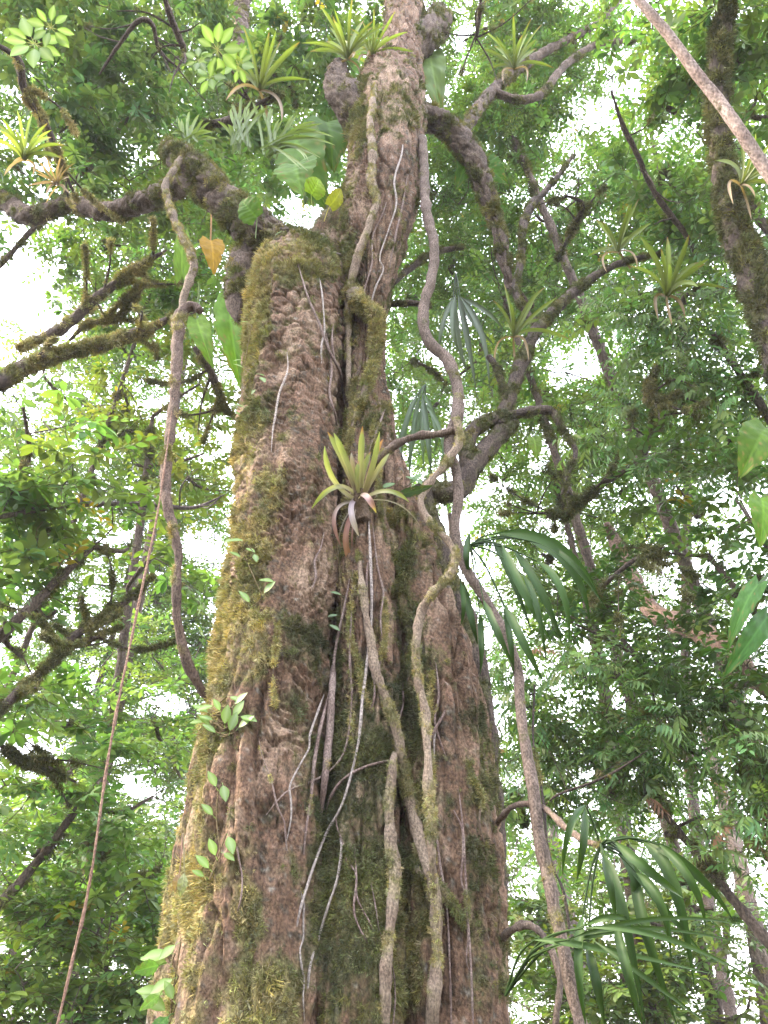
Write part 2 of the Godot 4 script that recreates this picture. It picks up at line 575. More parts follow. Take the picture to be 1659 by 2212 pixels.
# blobs: [x, y, range, radius in pixels, cover] or [Vector3, radius in metres, cover]
func forest_tree(called: String, label: String, foot: Vector2, trunk_r: float, kind: int, scale: float, col: Color, blobs: Array, extra := {}) -> Node3D:
	var o := thing(called, label, "tree", Vector3(foot.x, 0, foot.y), extra.get("group", ""))
	var centres := []
	for b in blobs:
		if b[0] is Vector3:
			centres.append([b[0], b[1], b[2]])
		else:
			centres.append([pr(b[0], b[1], b[2]), float(b[3]) / FC * float(b[2]), b[4]])
	var mid := Vector3.ZERO
	for c in centres:
		mid += c[0]
	mid /= centres.size()
	centres.sort_custom(func(a, b): return a[0].distance_squared_to(mid) < b[0].distance_squared_to(mid))
	var ms := Moss.new()
	var bark: Color = extra.get("bark", Color(0.11, 0.085, 0.07))
	var look := {"a": bark, "b": bark * 1.7, "moss": extra.get("moss", 0.35), "tuft": 0.05, "yellow": 0.45, "rough": 0.3, "mat": M.wood}
	var top: Vector3 = centres[0][0]
	var base := Vector3(foot.x, -0.1, foot.y)
	var path := [base, base.lerp(top, 0.35) * Vector3(1, 1, 1) + Vector3(foot.x - lerpf(foot.x, top.x, 0.35), 0, foot.y - lerpf(foot.y, top.z, 0.35)) * 0.7, base.lerp(top, 0.7) + Vector3(0.12, 0, 0.1), top]
	add_stem(o, "trunk", path, [trunk_r * 1.25, trunk_r, trunk_r * 0.75, trunk_r * 0.4], ms, look)
	var nodes := []
	for k in 9:
		nodes.append([path[2].lerp(path[3], k / 8.0), trunk_r * 0.5])
	var wood := MB.new()
	var nod := func(_p, _d, _r): return 0.0
	var wcol := func(p: Vector3, _d): return bark.lerp(bark * 1.6, 0.5 + n_mid.get_noise_3d(p.x, p.y, p.z))
	var lists := [[], []]
	var cols := [[], []]
	scale *= 0.88 if trunk_r != 0.2 else 1.0
	var area: float = TWIG_AREA[kind] * scale * scale
	for c in centres:
		var rr: float = c[1]
		var cc: Vector3 = c[0]
		if cc != top:
			var from: Array = nearest(nodes, cc)
			var bend: Vector3 = from[0].lerp(cc, 0.5) + Vector3(rng.randf_range(-0.2, 0.2), -0.1 * from[0].distance_to(cc), rng.randf_range(-0.2, 0.2))
			var r0: float = minf(trunk_r * 0.4, 0.02 + 0.03 * rr)
			add_stem(o, "limb", [from[0], bend, cc], [r0, r0 * 0.75, r0 * 0.4], ms, look)
			for k in 6:
				var t := (k + 1) / 6.0
				nodes.append([from[0].lerp(bend, t).lerp(bend.lerp(cc, t), t), r0 * 0.5])
		var twigs := int(1.22 * float(c[2]) * PI * rr * rr / area)
		var clumps := []
		for k in maxi(3, twigs / 9):
			var d := Vector3(rng.randfn(), rng.randfn(), rng.randfn()).normalized() * pow(rng.randf(), 0.45)
			var p := cc + Vector3(d.x, d.y * 0.85, d.z) * rr
			if rng.randf() < gap(px_of(p)) * 0.8:
				continue
			if not c[0] is Vector3 or trunk_r != 0.2:
				if n_lo.get_noise_3d(p.x * 1.1 + 20.0, p.y * 1.1, p.z * 1.1) < -0.2 + 0.12 * rng.randfn():
					continue              # airy hollows inside the crown
			clumps.append(p)
		clumps.sort_custom(func(a, b): return a.distance_squared_to(cc) < b.distance_squared_to(cc))
		for p in clumps:
			var from: Array = nearest(nodes, p)
			var f: Vector3 = from[0]
			var dist := f.distance_to(p)
			var r0 := clampf(0.004 + 0.008 * dist, 0.004, 0.03) * clampf(scale, 0.8, 1.6)
			if dist > 0.1:
				var bend: Vector3 = f.lerp(p, 0.5) + Vector3(rng.randf_range(-1, 1), rng.randf_range(-0.2, 1), rng.randf_range(-1, 1)) * dist * 0.14
				sweep(wood, [f, bend, p], [r0, r0 * 0.8, r0 * 0.5], 5, 0.25, nod, wcol)
				nodes.append([bend, r0])
			nodes.append([p, r0])
			var out: Vector3 = (p - f).normalized()
			var tone := rng.randf_range(0.72, 1.3)
			for k in rng.randi_range(6, 11):
				var d := (out * 0.6 + Vector3(rng.randfn(), rng.randfn() * 0.45, rng.randfn())).normalized()
				d.y = d.y * 0.7 - 0.12
				d = d.normalized()
				var q: Vector3 = p + d * rng.randf_range(0.0, 0.16) * scale
				var tipq := px_of(q + d * 0.25 * scale)
				if rng.randf() < gap(tipq) * 0.93:
					continue
				var up := (Vector3.UP - d * d.y).normalized().rotated(d, rng.randfn() * 0.4)
				var s := scale * rng.randf_range(0.75, 1.25)
				var w := 1 if rng.randf() < 0.38 else 0
				s *= [1.0, [1.0, 1.0, 1.0, 0.7][kind]][w]
				lists[w].append(Transform3D(Basis(d * s, up * s, d.cross(up) * s), q))
				var v := tone * rng.randf_range(0.8, 1.25)
				var warm := rng.randf_range(0.8, 1.25)
				var cl := Color(col.r * v * warm, col.g * v, col.b * v * rng.randf_range(0.7, 1.2))
				var odd: float = extra.get("odd", 0.003)
				if rng.randf() < odd:
					cl = extra.get("odd_col", Color(0.32, 0.25, 0.04)) * rng.randf_range(0.7, 1.3)
				cols[w].append(cl)
	if wood.v.size():
		var b := part("branches", wood, M.wood, o)
		b.set_meta("kind", "stuff")
	for w in 2:
		copies("crown", twig_meshes[kind if w == 0 else [1, 0, 0, 0][kind]][w], M.get(extra.get("mat", "leaf")), lists[w], cols[w], o)
	if extra.get("moss", 0.35) > 0.3:
		commit_moss(ms, o)
	return o

func nearest(nodes: Array, p: Vector3) -> Array:
	var best: Array = nodes[0]
	var bd := 1e9
	for n in nodes:
		var d: float = n[0].distance_squared_to(p)
		if d < bd:
			bd = d
			best = n
	return best


# ---------------------------------------------------------------- plants with large leaves
func bromeliad(label: String, at: Vector3, size: float, n: int, axis: Vector3, c0: Color, c1: Color, seed_: int, group := "") -> void:
	var o := thing("bromeliad", label, "bromeliad", at, group)
	var r := RandomNumberGenerator.new()
	r.seed = seed_
	var x := axis.cross(Vector3(0.3, 0.1, 1)).normalized()
	var z := axis.cross(x)
	for k in n:
		var a := TAU * k * 0.382 + r.randf_range(-0.2, 0.2)
		var lean := lerpf(0.35, 1.45, float(k) / n)
		var outd := x * cos(a) + z * sin(a)
		var l := size * r.randf_range(0.75, 1.1)
		var d := axis * cos(lean) + outd * sin(lean)
		var mid := at + (axis * 0.75 + outd * 0.45 * lean).normalized() * l * 0.5
		var tip := at + d * l + Vector3(0, -0.12 * l * lean, 0)
		var mb := MB.new()
		var v := r.randf_range(0.75, 1.25)
		var ca := c0 * v
		var cb := c1 * v
		var dead := k >= n - 3
		if dead:                                   # withered outer leaves hang down
			ca = Color(0.2, 0.14, 0.09) * v
			cb = Color(0.26, 0.18, 0.11) * v
			tip = at + outd * l * 0.35 + Vector3(0, -0.75 * l, 0)
			mid = at + outd * l * 0.4
		tip += Vector3(r.randfn(), r.randfn(), r.randfn()) * 0.07 * l
		blade(mb, at, mid, tip, size * r.randf_range(0.05, 0.085) * (0.7 if dead else 1.0), 3, 0.35, 12, ca, cb, r.randf_range(-0.6, 0.6), Color(0.2, 0.12, 0.06) if r.randf() < 0.45 else Color(-1, 0, 0))
		part("leaf", mb, M.leaf, o)

func big_leaf(called: String, label: String, category: String, root: Vector3, base: Vector3, tip: Vector3, wd: float, kind: int, c: Color, group := "", twist := 0.0) -> Node3D:
	var o := thing(called, label, category, root, group)
	add_big_leaf(o, root, base, tip, wd, kind, c, twist)
	return o

func add_big_leaf(o: Node3D, root: Vector3, base: Vector3, tip: Vector3, wd: float, kind: int, c: Color, twist := 0.0) -> void:
	var ln := base.distance_to(tip)
	var dir := (tip - base) / ln
	var see := (cam + Vector3(0, 1, 0) - base).normalized()
	var side0 := dir.cross(see).normalized().rotated(dir, twist)
	var nrm := side0.cross(dir).normalized()
	c = Color(c.r * 0.66, c.g * 0.66, c.b * 0.5)
	var mb := MB.new()
	var n := 30
	var f := 0
	var brown := Color(0.2, 0.13, 0.06)
	for s in n + 1:
		var t := float(s) / n
		var w := prof(kind, clampf(t, 0.02, 0.985)) * wd * 0.5
		var c0 := base + dir * (ln * t) + nrm * (ln * 0.12 * sin(PI * t) - ln * 0.1 * t * t)
		for q in 15:
			var u := (q - 7) / 7.0
			var back := 0.0
			if kind == 4 and t < 0.25:
				back = -absf(u) * 0.16 * ln * (1.0 - t / 0.25)
			var torn := 1.0 + (0.16 * n_hi.get_noise_3d(t * 1.3 + base.x, u * 0.4, base.y) if absf(u) > 0.8 else 0.0)
			var wave := 0.03 * ln * sin(t * 26.0 + u * 2.0) * absf(u)
			var rib := sin(t * 46.0 - absf(u) * 8.0)
			mb.v.append(c0 + side0 * (w * u * torn) + dir * (back + absf(u) * 0.05 * ln) + nrm * (0.25 * w * absf(u) - 0.12 * w * u * u + wave * 0.5 + 0.012 * wd * rib * (1.0 - absf(u))))
			var col := c * (1.0 + 0.3 * maxf(0.0, rib - 0.7) * 2.0) * (1.0 + 0.35 * n_mid.get_noise_3d(t * 1.2 + base.x, u * 0.6, base.y))
			if q == 7:
				col = c * 1.5
			var spot := n_mid.get_noise_3d(t * 2.2 + base.x * 3.0, u * 1.4 + 5.0, base.y) + 0.25 * (absf(u) + t - 1.2)
			mb.c.append(col.lerp(brown, smoothstep(0.3, 0.5, spot) * 0.8))
	for s in n:
		for q in 14:
			var a := f + s * 15 + q
			mb.tri(a, a + 15, a + 1); mb.tri(a + 1, a + 15, a + 16)
	part("leaf", mb, M.broad_leaf, o)
	if root.distance_to(base) > 0.01:
		var st := MB.new()
		var pr0 := clampf(ln * 0.02, 0.003, 0.01)
		sweep(st, [root, root.lerp(base, 0.5) + Vector3(0, 0.06 * root.distance_to(base), 0), base, base + dir * ln * 0.12], [pr0, pr0, pr0 * 0.8, pr0 * 0.3], 6, 0.03, func(_p, _d, _r): return 0.0, func(_p, _d): return c * Color(1.3, 1.1, 1.2))
		part("petiole", st, M.leaf, o)

func palm(called: String, label: String, root: Vector3, d: float, blades: Array, c: Color, ox: float, oy: float, k: float) -> Node3D:
	# blades: [start x, y, middle x, y, tip x, y, width] in the pixels of an enlarged view
	var o := thing(called, label, "palm", root)
	var idx := 0
	for b in blades:
		var dz := d + 0.14 * sin(idx * 2.4)
		idx += 1
		var p0 := pz(ox + b[0] * k, oy + b[1] * k, dz)
		var pm := pz(ox + b[2] * k, oy + b[3] * k, dz - 0.12)
		var p2 := pz(ox + b[4] * k, oy + b[5] * k, dz + 0.05)
		var p1 := pm * 2.0 - (p0 + p2) * 0.5
		var mb := MB.new()
		var v := rng.randf_range(0.8, 1.25)
		blade(mb, p0, p1, p2, rad_of(b[6] * k, pm) * 0.75, 5, 0.5, 22, c * v, c * v * 1.1, rng.randf_range(-0.5, 0.5))
		part("leaflet", mb, M.glossy_leaf, o)
		var st := MB.new()
		var mid := root.lerp(p0, 0.5) + Vector3(0, 0.12 * root.distance_to(p0), 0)
		if root.distance_to(p0) > 0.02:
			sweep(st, [root, mid, p0], [0.006, 0.005, 0.003], 6, 0.04, func(_p, _d, _r): return 0.0, func(_p, _d): return c * 0.9)
			part("stalk", st, M.glossy_leaf, o)
	return o

func leafy_sprig(label: String, at_px: Array, size: float, c: Color, seed_: int) -> void:
	var r := RandomNumberGenerator.new()
	r.seed = seed_
	var first := surf(at_px[0][0], at_px[0][1], 0.02)
	var o := thing("climbing_plant", label, "plant", first)
	var stem := []
	for q in at_px:
		stem.append(surf(q[0], q[1], 0.015))
	if stem.size() > 1:
		var mb := MB.new()
		var rs := []
		for k in stem.size():
			rs.append(0.0035)
		sweep(mb, stem, rs, 5, 0.03, func(_p, _d, _r): return 0.0, func(_p, _d): return Color(0.16, 0.12, 0.06))
		part("stem", mb, M.vine, o)
	for q in at_px:
		var root := surf(q[0], q[1], 0.015)
		var a: float = q[2] if q.size() > 2 else r.randf() * TAU
		var out := (Vector3(cos(a), -sin(a) * 0.9, 0) + Vector3(0, 0, 0.75)).normalized()
		var l := size * r.randf_range(0.75, 1.2)
		var base := root + out * 0.03
		var dirv := (Vector3(cos(a), -sin(a), 0.35)).normalized()
		var nrm := (Vector3(0.1, 0.55, 0.8) - dirv * dirv.dot(Vector3(0.1, 0.55, 0.8))).normalized()
		var mb := MB.new()
		leaf(mb, base, dirv, nrm, l, l * 0.55, 0, 0.15, 0.15, 7, c * r.randf_range(0.8, 1.2))
		leaf(mb, root, (base - root).normalized(), nrm, 0.03, 0.004, 3, 0.0, 0.0, 2, c * 0.8)
		part("leaf", mb, M.leaf, o)


# ---------------------------------------------------------------- the big tree
const LOBES := [
	# left stem
	[[527, 2212, 168, 4.1], [548, 1900, 152, 4.1], [567, 1700, 138, 4.1], [590, 1450, 127, 4.1], [612, 1200, 116, 4.1], [622, 1000, 108, 4.1], [628, 850, 104, 4.1], [636, 700, 106, 4.1], [643, 620, 100, 4.12], [652, 570, 78, 4.15], [658, 545, 40, 4.15]],
	# middle stem, which goes on as the upper trunk
	[[780, 2212, 99, 4.08], [780, 1900, 84, 4.08], [783, 1700, 74, 4.09], [790, 1450, 66, 4.11], [790, 1200, 55, 4.14], [787, 1000, 48, 4.16], [792, 850, 40, 4.18], [797, 700, 37, 4.21], [800, 600, 52, 4.15], [806, 510, 72, 4.15], [824, 430, 80, 4.16], [834, 330, 80, 4.20], [836, 250, 82, 4.25], [845, 190, 70, 4.30], [862, 130, 48, 4.35], [872, 60, 41, 4.4], [876, -120, 38, 4.5]],
	# right stem
	[[973.54, 2212, 111, 4.22], [973.26, 1950, 107, 4.22], [965.35, 1750, 96, 4.22], [956.3, 1580, 82, 4.22], [945.32, 1430, 69, 4.22], [919.62, 1300, 60, 4.22], [883.92, 1180, 51, 4.2], [853.22, 1080, 42, 4.2], [827.52, 960, 33, 4.2], [816.82, 850, 24, 4.2]],
	# outer right flute
	[[1045, 2212, 48, 4.5], [1040, 1900, 48, 4.5], [1022, 1650, 44, 4.5], [1010, 1520, 40, 4.5], [985, 1400, 32, 4.5], [955, 1290, 24, 4.5]],
	# left rear flute
	[[400, 2212, 75, 4.55], [425, 1950, 65, 4.55], [455, 1750, 55, 4.55], [500, 1500, 50, 4.5], [540, 1200, 45, 4.45], [560, 1000, 40, 4.4]],
	# core behind the flutes
	[[720, 2212, 237, 4.88], [725, 1900, 208, 4.88], [728, 1600, 176, 4.85], [725, 1300, 142, 4.81], [715, 1000, 110, 4.73], [705, 800, 96, 4.63], [710, 650, 91, 4.58], [730, 560, 78, 4.53], [770, 480, 66, 4.48]]]

func flute_run(spec: Array) -> Array:
	var ps := []
	var rs := []
	var p0 := pz(spec[0][0], spec[0][1], spec[0][3])
	var r0 := rad_of(spec[0][2], p0)
	ps.append(Vector3(p0.x + (p0.x - 0.0) * 0.12, -0.3, p0.z))
	rs.append(r0 * 1.5)
	ps.append(Vector3(p0.x + p0.x * 0.05, 0.8, p0.z))
	rs.append(r0 * 1.12)
	for q in spec:
		var p := pz(q[0], q[1], q[3])
		ps.append(p)
		rs.append(rad_of(q[2], p))
	return [ps, rs]

func bark_disp(p: Vector3, d: Vector3, r: float) -> float:
	var amp := clampf(r / 0.25, 0.25, 1.0)
	var lump := 0.024 * n_lo.get_noise_3d(p.x * 2.2, p.y * 0.9, p.z * 2.2)
	var ridge := 0.05 * n_mid.get_noise_3d(p.x * 1.3, p.y * 0.28, p.z * 1.3)
	var flaky := flakiness(p)
	# plates are wider than high where the bark flakes, long and narrow elsewhere
	var q := Vector3(p.x * 0.95, p.y * 1.25, p.z * 0.95).lerp(Vector3(p.x * 1.6, p.y * 0.32, p.z * 1.6), 1.0 - flaky)
	var cell := n_plate.get_noise_3dv(q) + 1.0
	var height := 0.016 * n_cell.get_noise_3dv(q)
	var worn := smoothstep(-0.3, 0.25, n_tone.get_noise_3d(p.x * 0.9 + 7.0, p.y * 0.8, p.z * 0.9))
	var crack := -0.036 * (1.0 - smoothstep(0.0, 0.19, cell)) * (0.25 + 0.75 * worn)
	height *= worn
	crack -= 0.012 * (1.0 - smoothstep(0.0, 0.09, absf(n_mid.get_noise_3d(p.x * 0.45, p.y * 0.8 + 3.0, p.z * 0.45)))) * flaky
	var curl := 0.007 * n_hi.get_noise_3d(p.x * 0.6, p.y * 1.6, p.z * 0.6) * flaky + height
	var strip := 0.02 * n_hi.get_noise_3d(p.x * 0.9, p.y * 0.12, p.z * 0.9) * (1.15 - flaky)
	var fine := 0.003 * n_hi.get_noise_3d(p.x * 2.6, p.y * 2.6, p.z * 2.6)
	return (lump + ridge) * amp + crack + curl + strip + fine + 0.0 * d.x

func build_big_tree() -> void:
	var foot := Vector3(-0.12, 0, -4.4)
	var o := thing("rainforest_tree", "huge mossy tree with fluted reddish grey trunk forking high above the clearing", "tree", foot)
	var runs := []
	for spec in LOBES:
		runs.append(flute_run(spec))
	for run in runs:
		var ps: Array = run[0]
		var rs: Array = run[1]
		for k in ps.size() - 1:
			var ab: Vector3 = ps[k + 1] - ps[k]
			segs.append([ps[k], ab, rs[k], rs[k + 1], maxf(ab.length_squared(), 1e-6)])
	var mb := MB.new()
	var ms := Moss.new()
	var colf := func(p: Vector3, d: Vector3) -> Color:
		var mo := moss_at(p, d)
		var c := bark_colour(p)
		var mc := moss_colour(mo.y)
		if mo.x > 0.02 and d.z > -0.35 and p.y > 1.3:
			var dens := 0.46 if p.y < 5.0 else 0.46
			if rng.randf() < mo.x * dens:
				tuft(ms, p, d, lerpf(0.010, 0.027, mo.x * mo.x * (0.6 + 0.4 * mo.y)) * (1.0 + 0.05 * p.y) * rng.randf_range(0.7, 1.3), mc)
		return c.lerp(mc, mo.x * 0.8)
	var sides := [170, 150, 140, 70, 80, 120]
	var steps := [0.013, 0.014, 0.014, 0.02, 0.022, 0.04]
	for k in runs.size():
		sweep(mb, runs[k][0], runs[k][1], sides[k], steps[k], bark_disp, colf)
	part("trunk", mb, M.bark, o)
	commit_moss(ms, o)
	# limbs
	var lm := Moss.new()
	var limb_look := {"a": Color(0.10, 0.075, 0.062), "b": Color(0.2, 0.15, 0.12), "moss": 0.55, "tuft": 0.035, "yellow": 0.55, "rough": 0.3, "mat": M.bark}
	var limbs := [
		[[[690, 560, 60, 4.25], [610, 535, 56, 4.1], [545, 490, 52, 3.98], [480, 430, 47, 3.9], [420, 372, 42, 3.82], [382, 335, 34, 3.8], [362, 315, 16, 3.8]], 0.6],
		[[[580, 500, 34, 4.2], [530, 560, 36, 4.12], [512, 625, 30, 4.1], [510, 665, 24, 4.1], [522, 692, 10, 4.1]], 0.42],
		[[[420, 385, 26, 4.0], [355, 418, 27, 4.3], [300, 440, 25, 4.5], [230, 457, 24, 4.6], [150, 441, 18, 4.7], [65, 467, 23, 4.8], [0, 432, 22, 4.9], [-120, 420, 22, 5.0]], 0.5],
		[[[850, 250, 40, 4.3], [930, 258, 33, 4.35], [985, 292, 32, 4.4], [1025, 350, 28, 4.5], [1050, 420, 21, 4.6], [1075, 490, 17, 4.7], [1090, 560, 15, 4.75], [1108, 620, 13, 4.8], [1150, 662, 10, 4.9]], 0.5],
		[[[995, 300, 12, 4.45], [1015, 262, 15, 4.5], [1060, 200, 14, 4.6], [1130, 140, 13, 4.7], [1200, 100, 10, 4.8], [1290, 50, 8, 4.9], [1345, -10, 6, 5.0]], 0.35],
		[[[1060, 196, 10, 4.6], [1110, 213, 10, 4.65], [1165, 206, 10, 4.7], [1220, 142, 9, 4.75], [1290, 96, 7, 4.8], [1385, 88, 4, 4.9]], 0.4],
		[[[815, 290, 60, 4.25], [770, 235, 52, 4.15], [738, 195, 40, 4.1], [728, 165, 30, 4.1], [735, 140, 18, 4.1]], 0.3],
		[[[880, 110, 40, 4.4], [925, 75, 38, 4.4], [945, 45, 34, 4.42], [950, 20, 16, 4.44]], 0.5],
		[[[520, 240, 13, 5.2], [518, 120, 17, 5.2], [525, -20, 20, 5.3]], 0.4]]
	for l in limbs:
		var run := run_of(l[0])
		var look := limb_look.duplicate()
		look.moss = l[1]
		var lb := MB.new()
		for j in run[1].size():
			run[1][j] *= 0.88
		var rmax: float = run[1].max()
		sweep(lb, run[0], run[1], clampi(int(rmax * TAU / 0.02), 10, 110), clampf(rmax * 0.12, 0.02, 0.04), bark_disp if rmax > 0.12 else wood_disp(0.3), wood_col(look.a, look.b, lm, look.moss, look.tuft, look.yellow))
		part("limb", lb, M.bark, o)
	commit_moss(lm, o, "limb_moss")


func build_vines() -> void:
	var brown := {"a": Color(0.15, 0.105, 0.085), "b": Color(0.25, 0.185, 0.145), "moss": 0.3, "tuft": 0.016, "yellow": 0.7}
	var pale := {"a": Color(0.24, 0.175, 0.13), "b": Color(0.36, 0.28, 0.21), "moss": 0.58, "tuft": 0.015, "yellow": 0.85}
	var mossy := {"a": Color(0.15, 0.11, 0.08), "b": Color(0.24, 0.18, 0.13), "moss": 0.75, "tuft": 0.022, "yellow": 0.9}
	var root := {"a": Color(0.22, 0.15, 0.13), "b": Color(0.34, 0.26, 0.23), "moss": 0.2, "tuft": 0.014, "yellow": 0.8, "rough": 0.2}
	var grey := {"a": Color(0.38, 0.32, 0.29), "b": Color(0.5, 0.43, 0.39), "moss": 0.1, "tuft": 0.012, "yellow": 0.9, "rough": 0.15}
	vine("hanging_liana", "thick brown liana with mossy hooked top hanging free beside the trunk", "liana", [[432, 672, 9, 3.7], [415, 662, 15, 3.7], [388, 680, 17, 3.7], [383, 730, 16, 3.7], [381, 800, 15, 3.7], [372, 900, 14, 3.7], [358, 1020, 13, 3.7], [360, 1090, 13, 3.7], [376, 1150, 13, 3.72], [386, 1210, 13, 3.75], [381, 1310, 13, 3.8], [397, 1410, 13, 3.9], [430, 1480, 13, 4.0], [462, 1530, 13, 4.1]], {"a": Color(0.12, 0.085, 0.07), "b": Color(0.2, 0.14, 0.11), "moss": 0.32, "tuft": 0.022, "yellow": 0.85})
	vine("hanging_liana", "kinked mossy liana dropping from the tip of the broken limb", "liana", [[395, 335, 9, 3.7], [378, 365, 9, 3.68], [358, 400, 10, 3.66], [372, 460, 10, 3.65], [398, 520, 10, 3.65], [418, 565, 11, 3.66], [408, 610, 11, 3.68], [395, 650, 10, 3.7], [392, 690, 8, 3.7]], {"a": Color(0.16, 0.12, 0.09), "b": Color(0.26, 0.2, 0.15), "moss": 0.45, "tuft": 0.018, "yellow": 0.8})
	vine("hanging_liana", "straight slender reddish liana strung taut in front of the leaves", "liana", [[118, 2240, 5.5, 3.4], [155, 2080, 5.5, 3.42], [195, 1900, 5.2, 3.45], [240, 1600, 5, 3.5], [292, 1340, 4.6, 3.56], [340, 1110, 4, 3.62], [362, 960, 3.2, 3.66], [376, 850, 2.5, 3.68]], {"a": Color(0.22, 0.13, 0.095), "b": Color(0.32, 0.2, 0.15), "moss": 0.0, "thin": 0.62})
	vine("hanging_liana", "long grey brown liana winding down past the drooping palm leaves", "liana", [[912, 300, 13, 4.0], [917, 380, 13, 4.0], [920, 450, 14, 3.98], [938, 530, 13, 3.96], [932, 600, 14, 3.95], [914, 670, 15, 3.95], [925, 735, 16, 3.95], [965, 775, 16, 3.95], [987, 830, 15, 3.94], [990, 890, 17, 3.93], [980, 925, 18, 3.92], [968, 970, 14, 3.92], [985, 1010, 13, 3.9], [990, 1070, 14, 3.9], [984, 1140, 13, 3.9], [1000, 1215, 14, 3.88], [1045, 1290, 14, 3.86], [1090, 1370, 14, 3.84], [1118, 1450, 15, 3.82], [1125, 1530, 14, 3.8], [1137, 1620, 15, 3.78], [1150, 1700, 16, 3.76], [1164, 1800, 17, 3.74], [1185, 1900, 17, 3.72], [1203, 1990, 18, 3.7], [1230, 2110, 19, 3.68], [1262, 2240, 20, 3.66]], {"a": Color(0.14, 0.105, 0.085), "b": Color(0.24, 0.18, 0.15), "moss": 0.22, "tuft": 0.014, "yellow": 0.6, "rough": 0.3})
	vine("hanging_liana", "smooth tan liana looping in an S beside the bromeliad onto the trunk", "liana", [[985, 905, 10, 3.85], [992, 950, 11, 3.84], [965, 1000, 11, 3.83], [928, 1042, 11, 3.8], [908, 1085, 11, 3.78], [930, 1130, 11, 3.75], [965, 1165, 11, 3.75], [983, 1205, 12, 3.75], [965, 1250, 12, 3.75], [928, 1290, 12, 3.76], [908, 1330, 12, 3.8], [900, 1400, 12, 3.82], [903, 1470, 12, 3.84], [918, 1540, 12, 3.84], [924, 1620, 12, 3.82], [925, 1700, 14, 3.8], [931, 1780, 14, 3.8], [934, 1850, 10, 3.82], [938, 1920, 6, 3.9]], pale)
	vine("hanging_liana", "dark arm of liana reaching from the trunk to the looping stems", "liana", [[800, 1010, 9, 4.02], [826, 985, 10, 3.96], [860, 957, 11, 3.9], [905, 941, 11, 3.88], [950, 938, 11, 3.88], [982, 930, 11, 3.88]], brown)
	vine("hanging_liana", "stout pale liana running down the front of the trunk below the bromeliad", "liana", [[775, 1190, 9, 0], [783, 1280, 11, 0], [800, 1380, 12, 0], [812, 1450, 14, 0], [842, 1530, 14, 0], [865, 1620, 15, 0], [882, 1720, 15, 0], [905, 1810, 15, 0], [930, 1890, 16, 0], [944, 1980, 17, 0], [944, 2080, 18, 0], [938, 2160, 18, 0], [935, 2260, 18, 0]], pale.merged({"lift": 1.0}, true))
	vine("hanging_liana", "knobbly mossy liana standing straight up the lower trunk", "liana", [[858, 1590, 6, 0], [852, 1630, 8, 0], [843, 1690, 12, 0], [840, 1760, 15, 0], [845, 1830, 15, 0], [853, 1880, 16, 0], [848, 1950, 16, 0], [838, 2030, 16, 0], [833, 2120, 15, 0], [830, 2250, 14, 0]], pale.merged({"moss": 0.5, "lift": 1.0}, true))
	vine("hanging_liana", "short mossy cross stem slung between the two stout trunk lianas", "liana", [[858, 1845, 9, 0], [890, 1870, 9, 0], [925, 1900, 10, 0], [960, 1930, 9, 0], [985, 1965, 9, 0], [1008, 2010, 7, 0]], mossy.merged({"yellow": 0.5, "lift": 1.2}, true))
	vine("hanging_liana", "ringed mossy liana snaking up the upper trunk to the ledge", "liana", [[812, 160, 8, 0], [806, 215, 9, 0], [800, 270, 10, 0], [806, 330, 11, 0], [801, 385, 11, 0], [814, 430, 11, 0], [795, 490, 11, 0], [775, 545, 11, 0], [760, 600, 12, 0], [752, 650, 10, 0], [752, 740, 8, 0], [752, 830, 7, 0], [745, 920, 6, 0]], pale.merged({"moss": 0.55, "yellow": 0.85, "lift": 0.9}, true))
	vine("mossy_root", "thick yellow moss clad stem stepping down beside the dark hollow", "root", [[757, 600, 13, 0], [765, 640, 17, 0], [790, 665, 18, 0], [812, 690, 17, 0], [815, 730, 10, 0], [806, 790, 7, 0], [785, 850, 7, 0], [765, 915, 7, 0]], mossy.merged({"tuft": 0.034, "moss": 0.85, "lift": 1.2, "yellow": 1.0, "thin": 0.9}, true))
